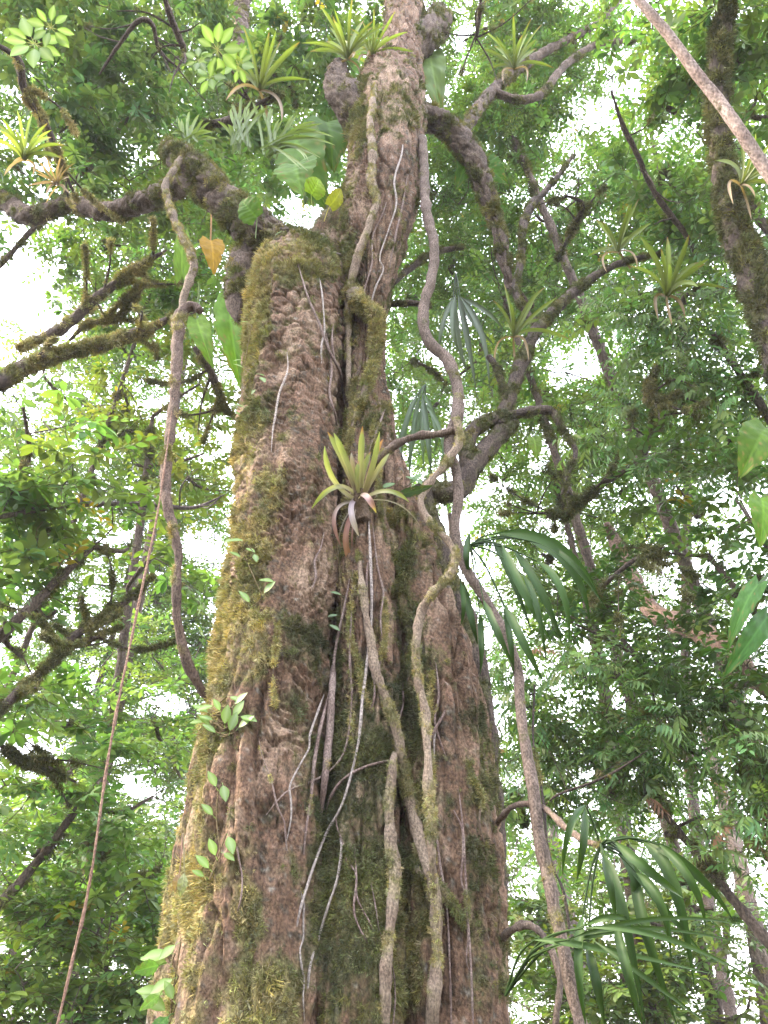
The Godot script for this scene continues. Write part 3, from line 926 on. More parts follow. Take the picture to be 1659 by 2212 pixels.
	var thin := [
		["wiry rootlet crossing the hollow beside the mossy stem", [[640, 560, 3, 0], [665, 640, 3, 0], [690, 700, 4, 0], [712, 760, 4, 0], [735, 805, 4, 0], [742, 850, 3, 0]], 0],
		["thin wavy rootlet along the crevice above the bromeliad", [[700, 700, 2.5, 0], [716, 790, 3, 0], [712, 850, 3, 0], [725, 900, 3, 0], [732, 960, 3, 0]], 0],
		["pale root hanging straight from the bromeliad down the trunk", [[796, 1115, 4, 0], [800, 1200, 4, 0], [803, 1300, 4, 0], [797, 1400, 4.5, 0], [784, 1500, 5, 0], [776, 1590, 4, 0], [762, 1660, 4, 0], [738, 1740, 4, 0], [705, 1800, 4, 0], [678, 1870, 4, 0], [650, 1960, 4, 0], [640, 2010, 4, 0]], 1],
		["brown root falling along the crevice and fraying into moss", [[755, 1250, 3, 0], [742, 1320, 4, 0], [725, 1400, 4, 0], [716, 1480, 4, 0], [695, 1560, 5, 0], [680, 1640, 5, 0], [672, 1720, 4, 0], [660, 1800, 4, 0], [655, 1870, 3, 0]], 0],
		["second root below the bromeliad with a clump of moss halfway", [[762, 1230, 3, 0], [758, 1340, 3, 0], [756, 1430, 4, 0], [760, 1500, 3, 0], [752, 1590, 3, 0], [735, 1640, 3, 0], [690, 1680, 3, 0], [620, 1710, 2.5, 0], [575, 1760, 2.5, 0]], 0],
		["slanting twig like root across the lower trunk", [[880, 1635, 3, 0], [830, 1645, 4, 0], [780, 1660, 4, 0], [740, 1685, 4, 0], [715, 1720, 4, 0], [700, 1770, 3, 0]], 0],
		["curved whitish root beside the deep lower crevice", [[728, 1785, 3, 0], [738, 1830, 4, 0], [728, 1900, 4, 0], [708, 1960, 4, 0], [690, 2020, 4, 0], [668, 2100, 4, 0], [662, 2240, 4, 0]], 1],
		["thin root trailing over the green moss of the middle stem", [[765, 1830, 2.5, 0], [770, 1900, 3, 0], [765, 1970, 3, 0], [790, 2030, 3, 0], [812, 2060, 2.5, 0]], 0],
		["twin rootlets sliding off the right side of the tan liana", [[925, 1640, 3, 0], [938, 1760, 3, 0], [950, 1860, 3, 0], [965, 1960, 3, 0], [972, 2100, 3, 0], [975, 2240, 3, 0]], 0],
		["long pale rootlet down the outer right stem", [[990, 1700, 3, 0], [1000, 1790, 3, 0], [1005, 1880, 3, 0], [1010, 1980, 3.5, 0], [1018, 2100, 3.5, 0], [1022, 2240, 3, 0]], 0],
		["branching root on the dark right flank of the trunk", [[975, 1490, 3, 0], [960, 1540, 3.5, 0], [935, 1585, 4, 0], [928, 1620, 4, 0]], 0],
		["fine root dropping past the knot on the right stem", [[940, 1420, 2.5, 0], [948, 1500, 3, 0], [940, 1560, 3, 0], [965, 1640, 3, 0]], 0],
		["hair thin root hanging from the right edge of the bromeliad", [[805, 1130, 2, 0], [815, 1220, 2.5, 0], [828, 1280, 3, 0], [822, 1340, 3, 0], [832, 1420, 2.5, 0]], 0],
		["smooth ribbed stem sunk in the long crevice of the trunk", [[722, 1380, 9, 0], [718, 1480, 10, 0], [712, 1580, 11, 0], [702, 1680, 11, 0], [690, 1780, 10, 0]], 0],
		["rootlet wandering over the flaky bark above the moss shoulder", [[700, 540, 3, 0], [735, 550, 3, 0], [770, 575, 3, 0]], 1],
		["cord like root on the upper trunk beside the ringed liana", [[880, 380, 2.5, 0], [868, 450, 3, 0], [852, 520, 3, 0], [838, 600, 2.5, 0]], 0],
		["mossy double rootlet above the leaves of the bromeliad", [[800, 720, 4, 0], [790, 800, 4, 0], [772, 870, 4, 0], [756, 940, 4, 0], [748, 1000, 4, 0]], 2],
		["thin twig leaning from the trunk above the bromeliad", [[835, 875, 3, 0], [822, 910, 3, 0], [806, 950, 3, 0], [795, 985, 2, 0]], 0]]
	for t in thin:
		vine("aerial_root", t[0], "root", t[1], [root, grey, mossy][t[2]].merged({"lift": 1.3}, true), "thin roots on the trunk")
	var wander := [[745, 640, 60], [700, 1150, 40], [770, 1240, 60], [800, 1200, 60], [830, 1300, 60], [700, 1500, 60], [760, 1500, 60], [870, 1450, 60], [950, 1550, 60], [900, 1700, 60], [730, 1750, 60], [980, 1750, 60], [640, 1900, 60], [800, 1900, 60], [600, 1350, 60], [560, 1600, 60], [520, 1800, 60], [870, 300, 40], [840, 420, 40], [780, 760, 40], [690, 600, 50], [720, 700, 40], [810, 900, 40], [620, 760, 60], [1010, 1650, 40], [930, 1450, 50]]
	for w in wander:
		var pts := []
		var x: float = w[0]
		var y: float = w[1]
		var drift := rng.randf_range(-0.25, 0.25)
		for k in rng.randi_range(5, 9):
			pts.append([x, y, rng.randf_range(1.2, 2.6), 0])
			var dy := rng.randf_range(25, 60)
			x += dy * drift + rng.randf_range(-12, 12)
			y += dy
		vine("rootlet", "hair thin rootlet clinging to the bark of the huge trunk", "root", pts, [root, root, grey, mossy][rng.randi() % 4].merged({"lift": 1.4, "thin": 1.0}, true), "hair thin rootlets on the trunk")
	vine("arching_branch", "dark arched branch springing from the trunk above the lower palm", "branch", [[1060, 1800, 8, 4.3], [1082, 1768, 9, 4.1], [1108, 1742, 9, 3.95], [1142, 1736, 8, 3.85], [1178, 1748, 8, 3.75], [1215, 1782, 9, 3.6], [1255, 1812, 9, 3.5], [1298, 1828, 9, 3.4]], brown)
	vine("arching_branch", "dark hooked branch bending down below the lower palm crown", "branch", [[1070, 2045, 9, 4.2], [1100, 2012, 10, 4.05], [1135, 1997, 10, 3.95], [1165, 2012, 10, 3.9], [1192, 2055, 9, 3.85], [1210, 2120, 9, 3.8], [1203, 2180, 9, 3.75], [1198, 2240, 9, 3.75]], brown.merged({"a": Color(0.09, 0.07, 0.06)}, true))
	vine("hanging_liana", "thin dark stem threading between the long liana and the palm", "liana", [[1155, 1480, 3, 3.9], [1152, 1600, 3, 3.88], [1172, 1720, 3.5, 3.86], [1185, 1840, 4, 3.84], [1218, 1930, 4, 3.82], [1230, 2010, 4, 3.8]], brown.merged({"a": Color(0.06, 0.05, 0.045), "b": Color(0.1, 0.08, 0.07)}, true))


func build_branches() -> void:
	# free branches of other trees that the photograph shows in front of the leaves; -range in metres
	var dark := {"a": Color(0.085, 0.065, 0.055), "b": Color(0.15, 0.115, 0.095), "moss": 0.5, "tuft": 0.045, "yellow": 0.45, "mat": M.wood, "rough": 0.3}
	var warm: Dictionary = dark.merged({"moss": 0.65, "yellow": 0.8, "tuft": 0.035}, true)
	var list := [
		["fat mossy branch slanting up beside the bright opening", [[-120, 880, 26, -7.0], [0, 826, 24, -7.0], [60, 790, 23, -7.1], [150, 760, 21, -7.2], [250, 737, 19, -7.3], [320, 712, 17, -7.4], [372, 682, 15, -7.5]], warm],
		["long mossy branch crossing above the fat one towards the leaves", [[40, 755, 18, -7.8], [130, 712, 17, -7.9], [190, 660, 15, -8.0], [250, 612, 13, -8.1], [310, 570, 11, -8.2], [360, 540, 8, -8.3]], warm],
		["stubby tuft covered side branch between the two mossy branches", [[150, 735, 9, -8.2], [190, 700, 9, -8.2], [250, 690, 9, -8.2], [285, 650, 12, -8.2], [320, 605, 7, -8.2]], warm],
		["plain grey branch lying level across the bright leaves", [[-60, 1125, 8, -7.5], [0, 1117, 8, -7.5], [70, 1103, 8, -7.5], [150, 1091, 8, -7.5], [250, 1088, 8, -7.5], [340, 1091, 8, -7.5], [420, 1096, 6, -7.6], [490, 1066, 4, -7.6]], dark.merged({"moss": 0.0, "a": Color(0.16, 0.13, 0.125), "b": Color(0.24, 0.2, 0.19)}, true)],
		["shaggy branch trailing beards of moss over the dark leaves", [[-40, 1560, 15, -6.6], [0, 1530, 15, -6.6], [70, 1468, 14, -6.7], [130, 1412, 14, -6.8], [165, 1370, 13, -6.9], [230, 1330, 11, -7.0], [290, 1285, 9, -7.1], [330, 1245, 6, -7.2]], warm.merged({"moss": 0.75, "tuft": 0.035, "yellow": 0.5}, true)],
		["short forked stub furred with moss beneath the shaggy branch", [[150, 1395, 8, -6.9], [190, 1385, 9, -6.9], [225, 1370, 9, -6.9]], warm.merged({"moss": 0.9, "yellow": 0.5}, true)],
		["knotted mossy branch reaching in over the small shrub", [[-20, 1590, 8, -7.5], [40, 1640, 9, -7.6], [100, 1660, 10, -7.7], [165, 1690, 8, -7.9]], dark],
		["leaning dark bough hung with moss left of the trunk", [[420, 750, 14, -8.0], [448, 790, 13, -8.0], [470, 840, 11, -8.0], [490, 890, 8, -8.0]], warm.merged({"yellow": 0.6}, true)],
		["orange tinged mossy branch curving down past star shaped leaves", [[-20, 90, 8, -9.0], [40, 130, 10, -9.0], [55, 200, 11, -9.0], [100, 270, 10, -9.0], [130, 350, 9, -9.0], [165, 430, 7, -9.0]], warm.merged({"yellow": 1.0}, true)],
		["hooked thin branch against the dull upper leaves", [[215, 160, 6, -10.0], [255, 100, 6, -10.0], [300, 45, 7, -10.0], [330, 55, 7, -10.0], [345, 110, 6, -10.0], [390, 150, 5, -10.0]], dark.merged({"moss": 0.1}, true)],
		["dark crooked bough above the broken limb", [[440, 270, 12, -9.0], [490, 262, 16, -9.0], [530, 245, 14, -9.0], [600, 200, 10, -9.0]], dark],
		["steep dark branch coming down beside the umbrella leaves", [[350, -20, 10, -9.5], [370, 40, 11, -9.5], [395, 100, 10, -9.5], [402, 130, 6, -9.5]], dark.merged({"moss": 0.2}, true)],
		["gnarled branch climbing through the sunlit leaves behind the liana", [[1215, 1125, 8, -8.0], [1228, 1110, 9, -8.0], [1262, 1078, 10, -8.0], [1310, 1040, 10, -8.0], [1360, 1010, 10, -8.0], [1400, 960, 11, -8.0], [1415, 880, 9, -8.0]], dark],
		["crooked twig like branch ending beside the gnarled branch", [[1180, 1118, 7, -8.0], [1200, 1108, 7, -8.0], [1140, 1110, 6, -8.1]], dark],
		["dark spotted branch slanting down from the broken mossy knob", [[1320, 195, 6, -9.0], [1345, 270, 7, -9.0], [1375, 330, 8, -9.0], [1405, 400, 8, -9.0], [1445, 460, 9, -9.0], [1480, 505, 8, -9.0], [1505, 560, 6, -9.0]], dark.merged({"moss": 0.25}, true)],
		["short steep branch near the top beside the bright sky slit", [[1040, -20, 8, -10.0], [1034, 50, 8, -10.0], [1026, 95, 5, -10.0]], dark.merged({"moss": 0.2}, true)],
		["bent dark branch in the middle of the small bright leaves", [[1205, 560, 5, -10.0], [1240, 490, 9, -10.0], [1258, 440, 8, -10.0], [1215, 420, 5, -10.0]], dark],
		["pale reddish limb lying behind the leaves with a mossy end", [[1310, 1130, 18, -11.0], [1335, 1180, 20, -11.0], [1400, 1310, 26, -10.0], [1460, 1345, 34, -9.5], [1530, 1380, 34, -9.2], [1600, 1440, 34, -9.0], [1700, 1530, 36, -9.0]], dark.merged({"a": Color(0.2, 0.13, 0.1), "b": Color(0.33, 0.22, 0.18), "moss": 0.4, "tuft": 0.04}, true)],
		["twiggy branch forking below the palm with the long liana", [[1270, 1310, 5, -7.0], [1310, 1260, 6, -7.0], [1370, 1210, 7, -7.0], [1440, 1180, 6, -7.0]], dark],
		["mossy hanging branch end wrapped in ferns", [[1420, 790, 10, -8.0], [1400, 850, 16, -8.0], [1425, 870, 22, -8.0], [1465, 850, 14, -8.0]], warm.merged({"yellow": 0.6}, true)],
		["long thin bough curving among the small leaves to the lower corner", [[1200, 1330, 3, -7.5], [1290, 1370, 4, -7.5], [1360, 1410, 5, -7.5], [1400, 1470, 6, -7.5], [1420, 1540, 6, -7.5]], dark.merged({"moss": 0.1}, true)],
		["slender straight branch rising from behind the arched branch", [[1150, 1770, 3, -6.5], [1200, 1720, 4, -6.5], [1280, 1690, 4, -6.5], [1340, 1660, 4, -6.5], [1400, 1620, 3, -6.5]], dark.merged({"moss": 0.1}, true)]]
	for b in list:
		vine("tree_branch", b[0], "branch", b[1], b[2].merged({"taper": true, "twigs": 5, "thin": 0.72}, true), "branches among the leaves")
	# whole stems
	var stem := {"a": Color(0.3, 0.215, 0.185), "b": Color(0.44, 0.34, 0.3), "moss": 0.05, "tuft": 0.02, "mat": M.wood, "rough": 0.12}
	vine("leaning_stem", "smooth pale pinkish stem leaning across the mossy trunk", "tree", [[1330, -70, 12, -8.5], [1390, 12, 13, -8.2], [1440, 70, 14, -8.0], [1500, 152, 15, -7.7], [1550, 215, 16, -7.5], [1600, 285, 17, -7.2], [1659, 372, 18, -7.0], [1760, 510, 19, -6.6]], stem)
	vine("mossy_tree", "dark trunk shaggy with brown moss crossed by the pale leaning stem", "tree", [[1580, -60, 22, -9.5], [1568, 20, 24, -9.3], [1553, 120, 25, -9.0], [1550, 230, 27, -8.7], [1558, 330, 29, -8.4], [1575, 430, 33, -8.1], [1600, 520, 38, -7.9], [1630, 610, 42, -7.6], [1670, 720, 46, -7.3], [1720, 850, 48, -7.0]], dark.merged({"moss": 0.8, "tuft": 0.05, "yellow": 0.35}, true))
	vine("slim_trunk", "slim brown trunk standing behind the lower palm leaves", "tree", [[1680, 2330, 26, -11.0], [1640, 2060, 24, -11.5], [1605, 1900, 22, -12.0], [1560, 1720, 18, -13.0], [1520, 1560, 15, -14.0]], dark.merged({"a": Color(0.16, 0.12, 0.1), "b": Color(0.26, 0.2, 0.16), "moss": 0.25}, true))
	vine("slim_trunk", "greyish trunk half hidden behind the hooked branch", "tree", [[1270, 2330, 30, -12.0], [1235, 2050, 28, -12.5], [1205, 1900, 25, -13.0], [1170, 1700, 20, -14.0]], dark.merged({"a": Color(0.13, 0.105, 0.09), "b": Color(0.22, 0.17, 0.14), "moss": 0.2}, true))
	# slender forked tree that grows against the right flank of the big trunk
	var run := run_of([[1075, 2300, 34, 4.75], [1062, 1900, 32, 4.72], [1045, 1600, 31, 4.7], [1010, 1400, 32, 4.65], [960, 1240, 30, 4.6], [925, 1140, 29, 4.55], [908, 1085, 26, 4.5], [925, 1058, 23, 4.5], [962, 1066, 22, 4.5], [992, 1056, 22, 4.5], [1014, 1022, 21, 4.52], [1048, 972, 21, 4.55], [1082, 938, 19, 4.6], [1112, 912, 13, 4.65]])
	var ps: Array = run[0]
	var rs: Array = run[1]
	ps.push_front(Vector3(ps[0].x + 0.05, -0.2, ps[0].z))
	rs.push_front(rs[0] * 1.2)
	var o := thing("slender_tree", "dark mossy forked tree growing against the flank of the huge trunk", "tree", Vector3(ps[0].x, 0, ps[0].z))
	var ms := Moss.new()
	var look: Dictionary = dark.merged({"moss": 0.62, "tuft": 0.024, "yellow": 0.4, "mat": M.bark}, true)
	add_stem(o, "trunk", ps, rs, ms, look)
	for l in [
		[[1012, 1030, 15, 4.52], [1010, 975, 17, 4.5], [1022, 932, 16, 4.5], [1060, 906, 14, 4.55], [1120, 894, 11, 4.6], [1188, 886, 10, 4.65], [1212, 925, 7, 4.66], [1243, 972, 5, 4.66], [1232, 1010, 4, 4.66], [1213, 1068, 3, 4.66]],
		[[1082, 925, 16, 4.6], [1092, 880, 15, 4.6], [1112, 825, 15, 4.6], [1136, 762, 15, 4.62], [1160, 712, 14, 4.65], [1200, 668, 12, 4.7], [1250, 622, 10, 4.75], [1330, 572, 7, 4.8], [1425, 548, 4, 4.9]],
		[[1160, 705, 9, 4.65], [1132, 668, 8, 4.66], [1114, 625, 8, 4.68], [1126, 560, 8, 4.7], [1130, 490, 9, 4.72], [1150, 440, 9, 4.75], [1182, 408, 6, 4.78], [1240, 335, 3, 4.8]],
		[[1090, 850, 8, 4.6], [1075, 800, 8, 4.58], [1055, 770, 7, 4.56]],
		[[840, 620, 6, 4.7], [880, 585, 7, 4.7], [940, 545, 7, 4.75], [1000, 535, 5, 4.8]],
		[[830, 660, 6, 4.7], [880, 655, 7, 4.7], [930, 660, 6, 4.7]]]:
		var lr := run_of(l)
		add_stem(o, "limb", lr[0], lr[1], ms, look)
	commit_moss(ms, o)


func build_plants() -> void:
	# the bromeliad on the front of the trunk; leaves as [base, middle, tip, width, colours], pixels of an enlarged view
	var seat := surf(778, 1088, 0.03)
	var o := thing("bromeliad", "green and pink bromeliad perched on the front of the huge trunk", "bromeliad", seat)
	var zx := 630.9
	var zy := 850.3
	var zk := 0.2645
	var lime := Color(0.25, 0.3, 0.085)
	var cream := Color(0.3, 0.26, 0.21)
	var mauve := Color(0.24, 0.18, 0.17)
	var green := Color(0.2, 0.25, 0.085)
	var pink := Color(0.38, 0.2, 0.2)
	var orange := Color(0.4, 0.2, 0.08)
	for b in [
		[545, 860, 420, 560, 296, 325, 60, mauve, green, 0.10], [545, 800, 445, 560, 348, 340, 62, cream, lime, 0.14], [485, 845, 340, 700, 280, 450, 58, cream, lime, 0.2], [490, 770, 360, 770, 180, 935, 52, cream, lime, 0.22],
		[555, 800, 560, 560, 575, 278, 64, cream, green, 0.08], [585, 820, 650, 620, 710, 328, 58, mauve, lime, 0.13], [600, 760, 660, 560, 740, 378, 44, cream, orange, 0.05], [600, 800, 690, 640, 790, 498, 50, mauve, Color(0.33, 0.35, 0.22), 0.1],
		[515, 760, 500, 620, 485, 490, 46, mauve, cream, 0.05], [590, 850, 760, 800, 935, 885, 48, cream, lime, 0.22], [535, 830, 600, 840, 680, 968, 66, Color(0.55, 0.45, 0.42), pink, 0.24], [490, 830, 485, 960, 545, 1150, 62, Color(0.4, 0.33, 0.4), Color(0.55, 0.47, 0.47), 0.2],
		[455, 860, 355, 980, 408, 1240, 42, cream, pink, 0.16], [472, 1000, 440, 1170, 498, 1412, 62, pink, orange, 0.12], [630, 855, 850, 900, 1030, 1078, 14, cream, cream, 0.14], [520, 900, 500, 1050, 490, 1300, 18, cream, pink, 0.1], [430, 960, 390, 1150, 418, 1330, 14, cream, cream, 0.08],
		[560, 760, 590, 620, 640, 480, 50, cream, green, 0.04], [560, 830, 530, 700, 545, 560, 48, cream, green, 0.12]]:
		var tw: float = b[9]
		var p0 := seat.lerp(surf(zx + b[0] * zk, zy + b[1] * zk, 0.03), 0.55)
		var away := (cam - seat).normalized() * tw
		var t0 := (seat - cam).length()
		var pm := pr(zx + b[2] * zk, zy + b[3] * zk, t0) + away
		var p2 := pr(zx + b[4] * zk, zy + b[5] * zk, t0 + 0.02) + away * 1.1
		var c2: Color = b[8]
		if b[8] == pink and b[7] != cream:
			c2 = Color(0.5, 0.42, 0.1)
		elif b[8] == green:
			c2 = Color(0.3, 0.15, 0.06)
		var mb := MB.new()
		blade(mb, p0, pm * 2.0 - (p0 + p2) * 0.5, p2, rad_of(b[6] * zk, pm) * 0.78, 3, 0.3, 16, b[7], b[8], 0.15 * sin(b[0] * 1.7), c2)
		part("leaf", mb, M.leaf, o)
	var core := MB.new()
	sweep(core, [surf(785, 1125, 0.0), seat, seat + Vector3(0, 0.08, 0.05)], [0.05, 0.055, 0.03], 16, 0.01, wood_disp(0.5), func(_p, _d): return Color(0.17, 0.12, 0.085))
	part("root_ball", core, M.vine, o)
	# other bromeliads
	var up := Vector3(0, 1, 0)
	var g0 := Color(0.12, 0.14, 0.05)
	var g1 := Color(0.165, 0.215, 0.05)
	bromeliad("bright green bromeliad with spiky leaves on the ledge of the upper trunk", pz(752, 128, 4.0), 0.6, 24, Vector3(-0.1, 0.9, 0.5).normalized(), g0, g1, 3)
	bromeliad("second spiky bromeliad leaning right on the upper ledge", pz(800, 122, 4.02), 0.5, 18, Vector3(0.35, 0.85, 0.5).normalized(), g0, g1, 4)
	bromeliad("star shaped bromeliad silhouetted in the upper leaves above the grey branch", pr(52, 345, 8.0), 0.42, 17, Vector3(0.3, 0.3, 0.9).normalized(), g0, g1, 5)
	bromeliad("bromeliad with broad yellow green leaves on the dark upper stem", pz(492, 35, 5.0), 0.6, 14, Vector3(-0.3, 0.3, 0.7).normalized(), g0, g1, 6)
	bromeliad("dark bromeliad sitting on the forked upper branch against the sky", pz(1110, 150, 4.6), 0.6, 20, Vector3(0, 0.9, 0.4).normalized(), g0, g1, 7)
	bromeliad("dark green bromeliad with long arching leaves on the slender mossy tree", pz(1110, 728, 4.5), 0.52, 12, Vector3(0.25, 0.9, 0.4).normalized(), g0, g1, 8)
	bromeliad("upright bromeliad on the mossy tip of the slender tree limb", pz(1335, 545, 4.75), 0.55, 11, Vector3(0.15, 0.95, 0.2).normalized(), g0, g1, 9)
	bromeliad("pinkish dry bromeliad hanging among the upper left leaves", pr(125, 400, 8.6), 0.26, 22, Vector3(0, -0.3, 0.9).normalized(), Color(0.14, 0.1, 0.08), Color(0.19, 0.13, 0.1), 10)
	bromeliad("small dull bromeliad above the crooked dark bough", pr(560, 195, 9.0), 0.6, 14, Vector3(0.1, 0.8, 0.5).normalized(), g0, g1, 12)
	bromeliad("tufted bromeliad clinging to the shaggy brown trunk", pr(1600, 400, 7.9), 0.5, 13, Vector3(0.5, 0.5, 0.6).normalized(), g0, g1, 13)
	bromeliad("spreading bromeliad beneath the mossy branch end with ferns", pr(1440, 640, 8.0), 0.6, 14, Vector3(0.1, 0.3, 0.9).normalized(), g0, g1, 14)
	# palms
	palm("climbing_palm", "palm like climber with long drooping ribbon leaves beside the long liana", pz(1015, 1178, 3.85), 3.85, [
		[490, 830, 750, 890, 930, 1110, 62], [620, 860, 800, 975, 890, 1210, 56], [510, 880, 600, 1080, 730, 1310, 52], [470, 860, 545, 1010, 640, 1260, 46], [660, 950, 765, 1080, 800, 1300, 48], [520, 1140, 600, 1300, 690, 1475, 50], [345, 1050, 375, 1190, 405, 1310, 40],
		[430, 1120, 490, 1260, 565, 1420, 44], [370, 830, 360, 930, 372, 1020, 42], [560, 900, 680, 1090, 770, 1310, 50], [600, 1010, 660, 1160, 700, 1390, 40], [415, 1180, 425, 1310, 415, 1440, 40], [520, 1150, 545, 1300, 560, 1440, 38], [700, 880, 830, 980, 955, 1150, 34], [330, 1040, 345, 1140, 330, 1230, 30]], Color(0.03, 0.06, 0.017), 829.5, 737.3, 0.5)
	palm("climbing_palm", "palm like climber with broad dark hanging leaves at the end of the arched branch", pz(1297, 1826, 3.4), 3.4, [
		[1130, 680, 1340, 815, 1510, 1030, 56], [1120, 690, 1250, 870, 1340, 1310, 72], [1000, 690, 1150, 815, 1290, 930, 60], [1090, 800, 1130, 1050, 1270, 1490, 74], [945, 740, 1030, 1000, 1130, 1490, 66], [870, 530, 800, 640, 772, 830, 40], [870, 540, 858, 700, 832, 860, 46], [945, 740, 975, 890, 1005, 1040, 50],
		[860, 1000, 845, 1220, 875, 1490, 60], [880, 1150, 915, 1300, 955, 1490, 58], [1000, 1030, 1055, 1250, 1120, 1490, 58], [1000, 700, 1080, 860, 1090, 1010, 52], [1190, 700, 1330, 860, 1390, 1060, 50], [1090, 820, 1200, 960, 1240, 1200, 54], [1010, 720, 1180, 940, 1400, 1200, 44]], Color(0.028, 0.054, 0.016), 829.5, 1474.6, 0.5)
	palm("climbing_palm", "low palm like plant fanning long level leaves out from the trunk foot", pz(1092, 2150, 3.75), 3.35, [
		[870, 1050, 1000, 1012, 1120, 1055, 34], [650, 1112, 950, 1155, 1430, 1262, 40], [860, 1060, 1230, 1110, 1640, 1310, 34], [760, 1130, 1120, 1060, 1640, 1150, 24], [900, 1110, 1150, 1290, 1420, 1490, 30], [800, 1110, 1180, 1020, 1560, 1050, 26], [720, 1150, 1000, 1080, 1250, 1090, 26]], Color(0.038, 0.07, 0.02), 829.5, 1474.6, 0.5)
	palm("climbing_palm", "greyish palm leaves hanging behind the dark arm of liana", pz(920, 830, 4.7), 4.7, [
		[150, 220, 85, 400, 60, 600, 34], [155, 225, 120, 430, 110, 600, 30], [165, 225, 190, 420, 205, 590, 34], [170, 225, 165, 400, 175, 570, 26], [175, 225, 225, 370, 215, 480, 30], [60, 430, 70, 500, 78, 560, 26], [180, 240, 140, 390, 90, 560, 26], [150, 250, 240, 380, 245, 560, 24]], Color(0.09, 0.125, 0.08), 829.5, 737.3, 0.5)
	palm("climbing_palm", "dull fan of narrow palm leaves behind the kink of the long liana", pz(985, 590, 4.9), 4.9, [
		[310, -200, 300, -60, 330, 60, 34], [320, -200, 360, -20, 400, 230, 36], [330, -190, 420, -30, 455, 210, 34], [320, -190, 390, -80, 480, 20, 30], [300, -190, 250, -60, 240, 60, 26], [330, -190, 450, -120, 520, -40, 28], [310, -190, 330, 20, 370, 150, 30]], Color(0.09, 0.11, 0.085), 829.5, 737.3, 0.5)
	# large leaves behind and beside the trunk: root, base, tip (pixels, plane), half width
	var lf := Color(0.15, 0.26, 0.06)
	for b in [
		["philodendron_leaf", "large drooping glossy leaf against the left side of the moss shoulder", 505, 590, 500, 640, 512, 810, 4.5, 56, Color(0.16, 0.3, 0.07)],
		["philodendron_leaf", "big yellow green leaf with a brown orange dead patch above it", 455, 430, 455, 520, 462, 580, 4.6, 44, Color(0.42, 0.24, 0.06)],
		["philodendron_leaf", "folded bright leaf below the kinked liana", 430, 610, 425, 690, 455, 780, 4.6, 40, lf],
		["philodendron_leaf", "upright light green leaf behind the kinked liana", 395, 610, 393, 600, 400, 485, 4.6, 30, Color(0.2, 0.33, 0.08)],
		["philodendron_leaf", "huge heart shaped leaf filling the fork of the tree", 660, 440, 640, 300, 695, 430, 4.6, 95, Color(0.09, 0.17, 0.035)],
		["philodendron_leaf", "rounded dull leaf behind the heart shaped leaf in the fork", 700, 420, 705, 265, 720, 350, 4.7, 80, Color(0.08, 0.15, 0.04)],
		["philodendron_leaf", "small round leaf catching light in the fork above the sprouts", 660, 420, 640, 355, 650, 410, 4.4, 80, Color(0.17, 0.28, 0.1)],
		["philodendron_leaf", "bright folded sprout leaf standing on the moss of the fork", 676, 478, 672, 420, 690, 385, 4.0, 42, Color(0.28, 0.42, 0.06)],
		["philodendron_leaf", "yellowing arrow leaf leaning on the upper trunk above the fork", 700, 478, 712, 445, 738, 408, 3.95, 30, Color(0.42, 0.42, 0.07)],
		["philodendron_leaf", "torn green leaf with a brown tip hanging over the dark limb", 552, 515, 555, 470, 520, 432, 3.7, 48, Color(0.12, 0.22, 0.06)],
		["philodendron_leaf", "large dusty green leaf hanging at the edge of the clearing", 1690, 915, 1655, 925, 1605, 1015, 3.4, 74, Color(0.1, 0.18, 0.04)],
		["philodendron_leaf", "bright lobed leaf hanging below the dusty green one", 1690, 1060, 1645, 1075, 1645, 1170, 3.4, 50, Color(0.12, 0.23, 0.045)],
		["philodendron_leaf", "glossy dark leaf beside the shaggy brown trunk, uppermost of its vine", 1560, 470, 1515, 470, 1470, 530, 6.0, 45, Color(0.07, 0.17, 0.05)],
		["philodendron_leaf", "wavy blue green leaf lower on the vine of the shaggy trunk", 1590, 590, 1560, 600, 1530, 655, 6.0, 42, Color(0.06, 0.13, 0.07)],
		["philodendron_leaf", "curled glossy leaf at the foot of the vine on the shaggy trunk", 1600, 690, 1575, 680, 1560, 745, 6.0, 40, Color(0.06, 0.12, 0.07)],
		["philodendron_leaf", "narrow light edged leaf above the reddish mossy limb", 1690, 1230, 1640, 1260, 1575, 1385, 4.2, 36, Color(0.1, 0.22, 0.08)],
		["philodendron_leaf", "long ribbed leaf below the narrow light edged one", 1690, 1290, 1659, 1330, 1572, 1450, 4.2, 40, Color(0.07, 0.17, 0.06)],
		["philodendron_leaf", "broad pleated leaf hanging beside the upper right limb of the tree", 945, 95, 930, 120, 950, 235, 4.7, 50, Color(0.17, 0.24, 0.14)],
		["philodendron_leaf", "dull leaf under the right limb of the tree", 1030, 380, 1015, 330, 990, 395, 4.7, 46, Color(0.08, 0.16, 0.06)],
		["philodendron_leaf", "drooping leaf tip right of the limb end above the palm fan", 1040, 420, 1045, 355, 1090, 390, 4.7, 46, Color(0.08, 0.16, 0.06)],
		["philodendron_leaf", "dark pointed leaf crossing the looping tan liana", 880, 1070, 872, 1066, 932, 1050, 3.8, 18, Color(0.06, 0.1, 0.06)],
		["philodendron_leaf", "lone hanging leaf among the sunlit leaves right of the forked tree", 1150, 940, 1152, 945, 1160, 988, 5.0, 26, Color(0.2, 0.3, 0.1)],
		["fern_frond", "green serrated frond at the left foot of the trunk", 360, 2080, 345, 2085, 292, 2098, 3.5, 26, Color(0.12, 0.24, 0.05)],
		["fern_frond", "small bright leaf below the serrated frond", 350, 2140, 345, 2150, 305, 2180, 3.5, 20, Color(0.17, 0.3, 0.07)],
		["fern_frond", "dark leaf under the small bright one at the trunk foot", 375, 2190, 365, 2195, 325, 2240, 3.5, 26, Color(0.07, 0.16, 0.05)]]:
		var d: float = b[8]
		var base := pz(b[4], b[5], d)
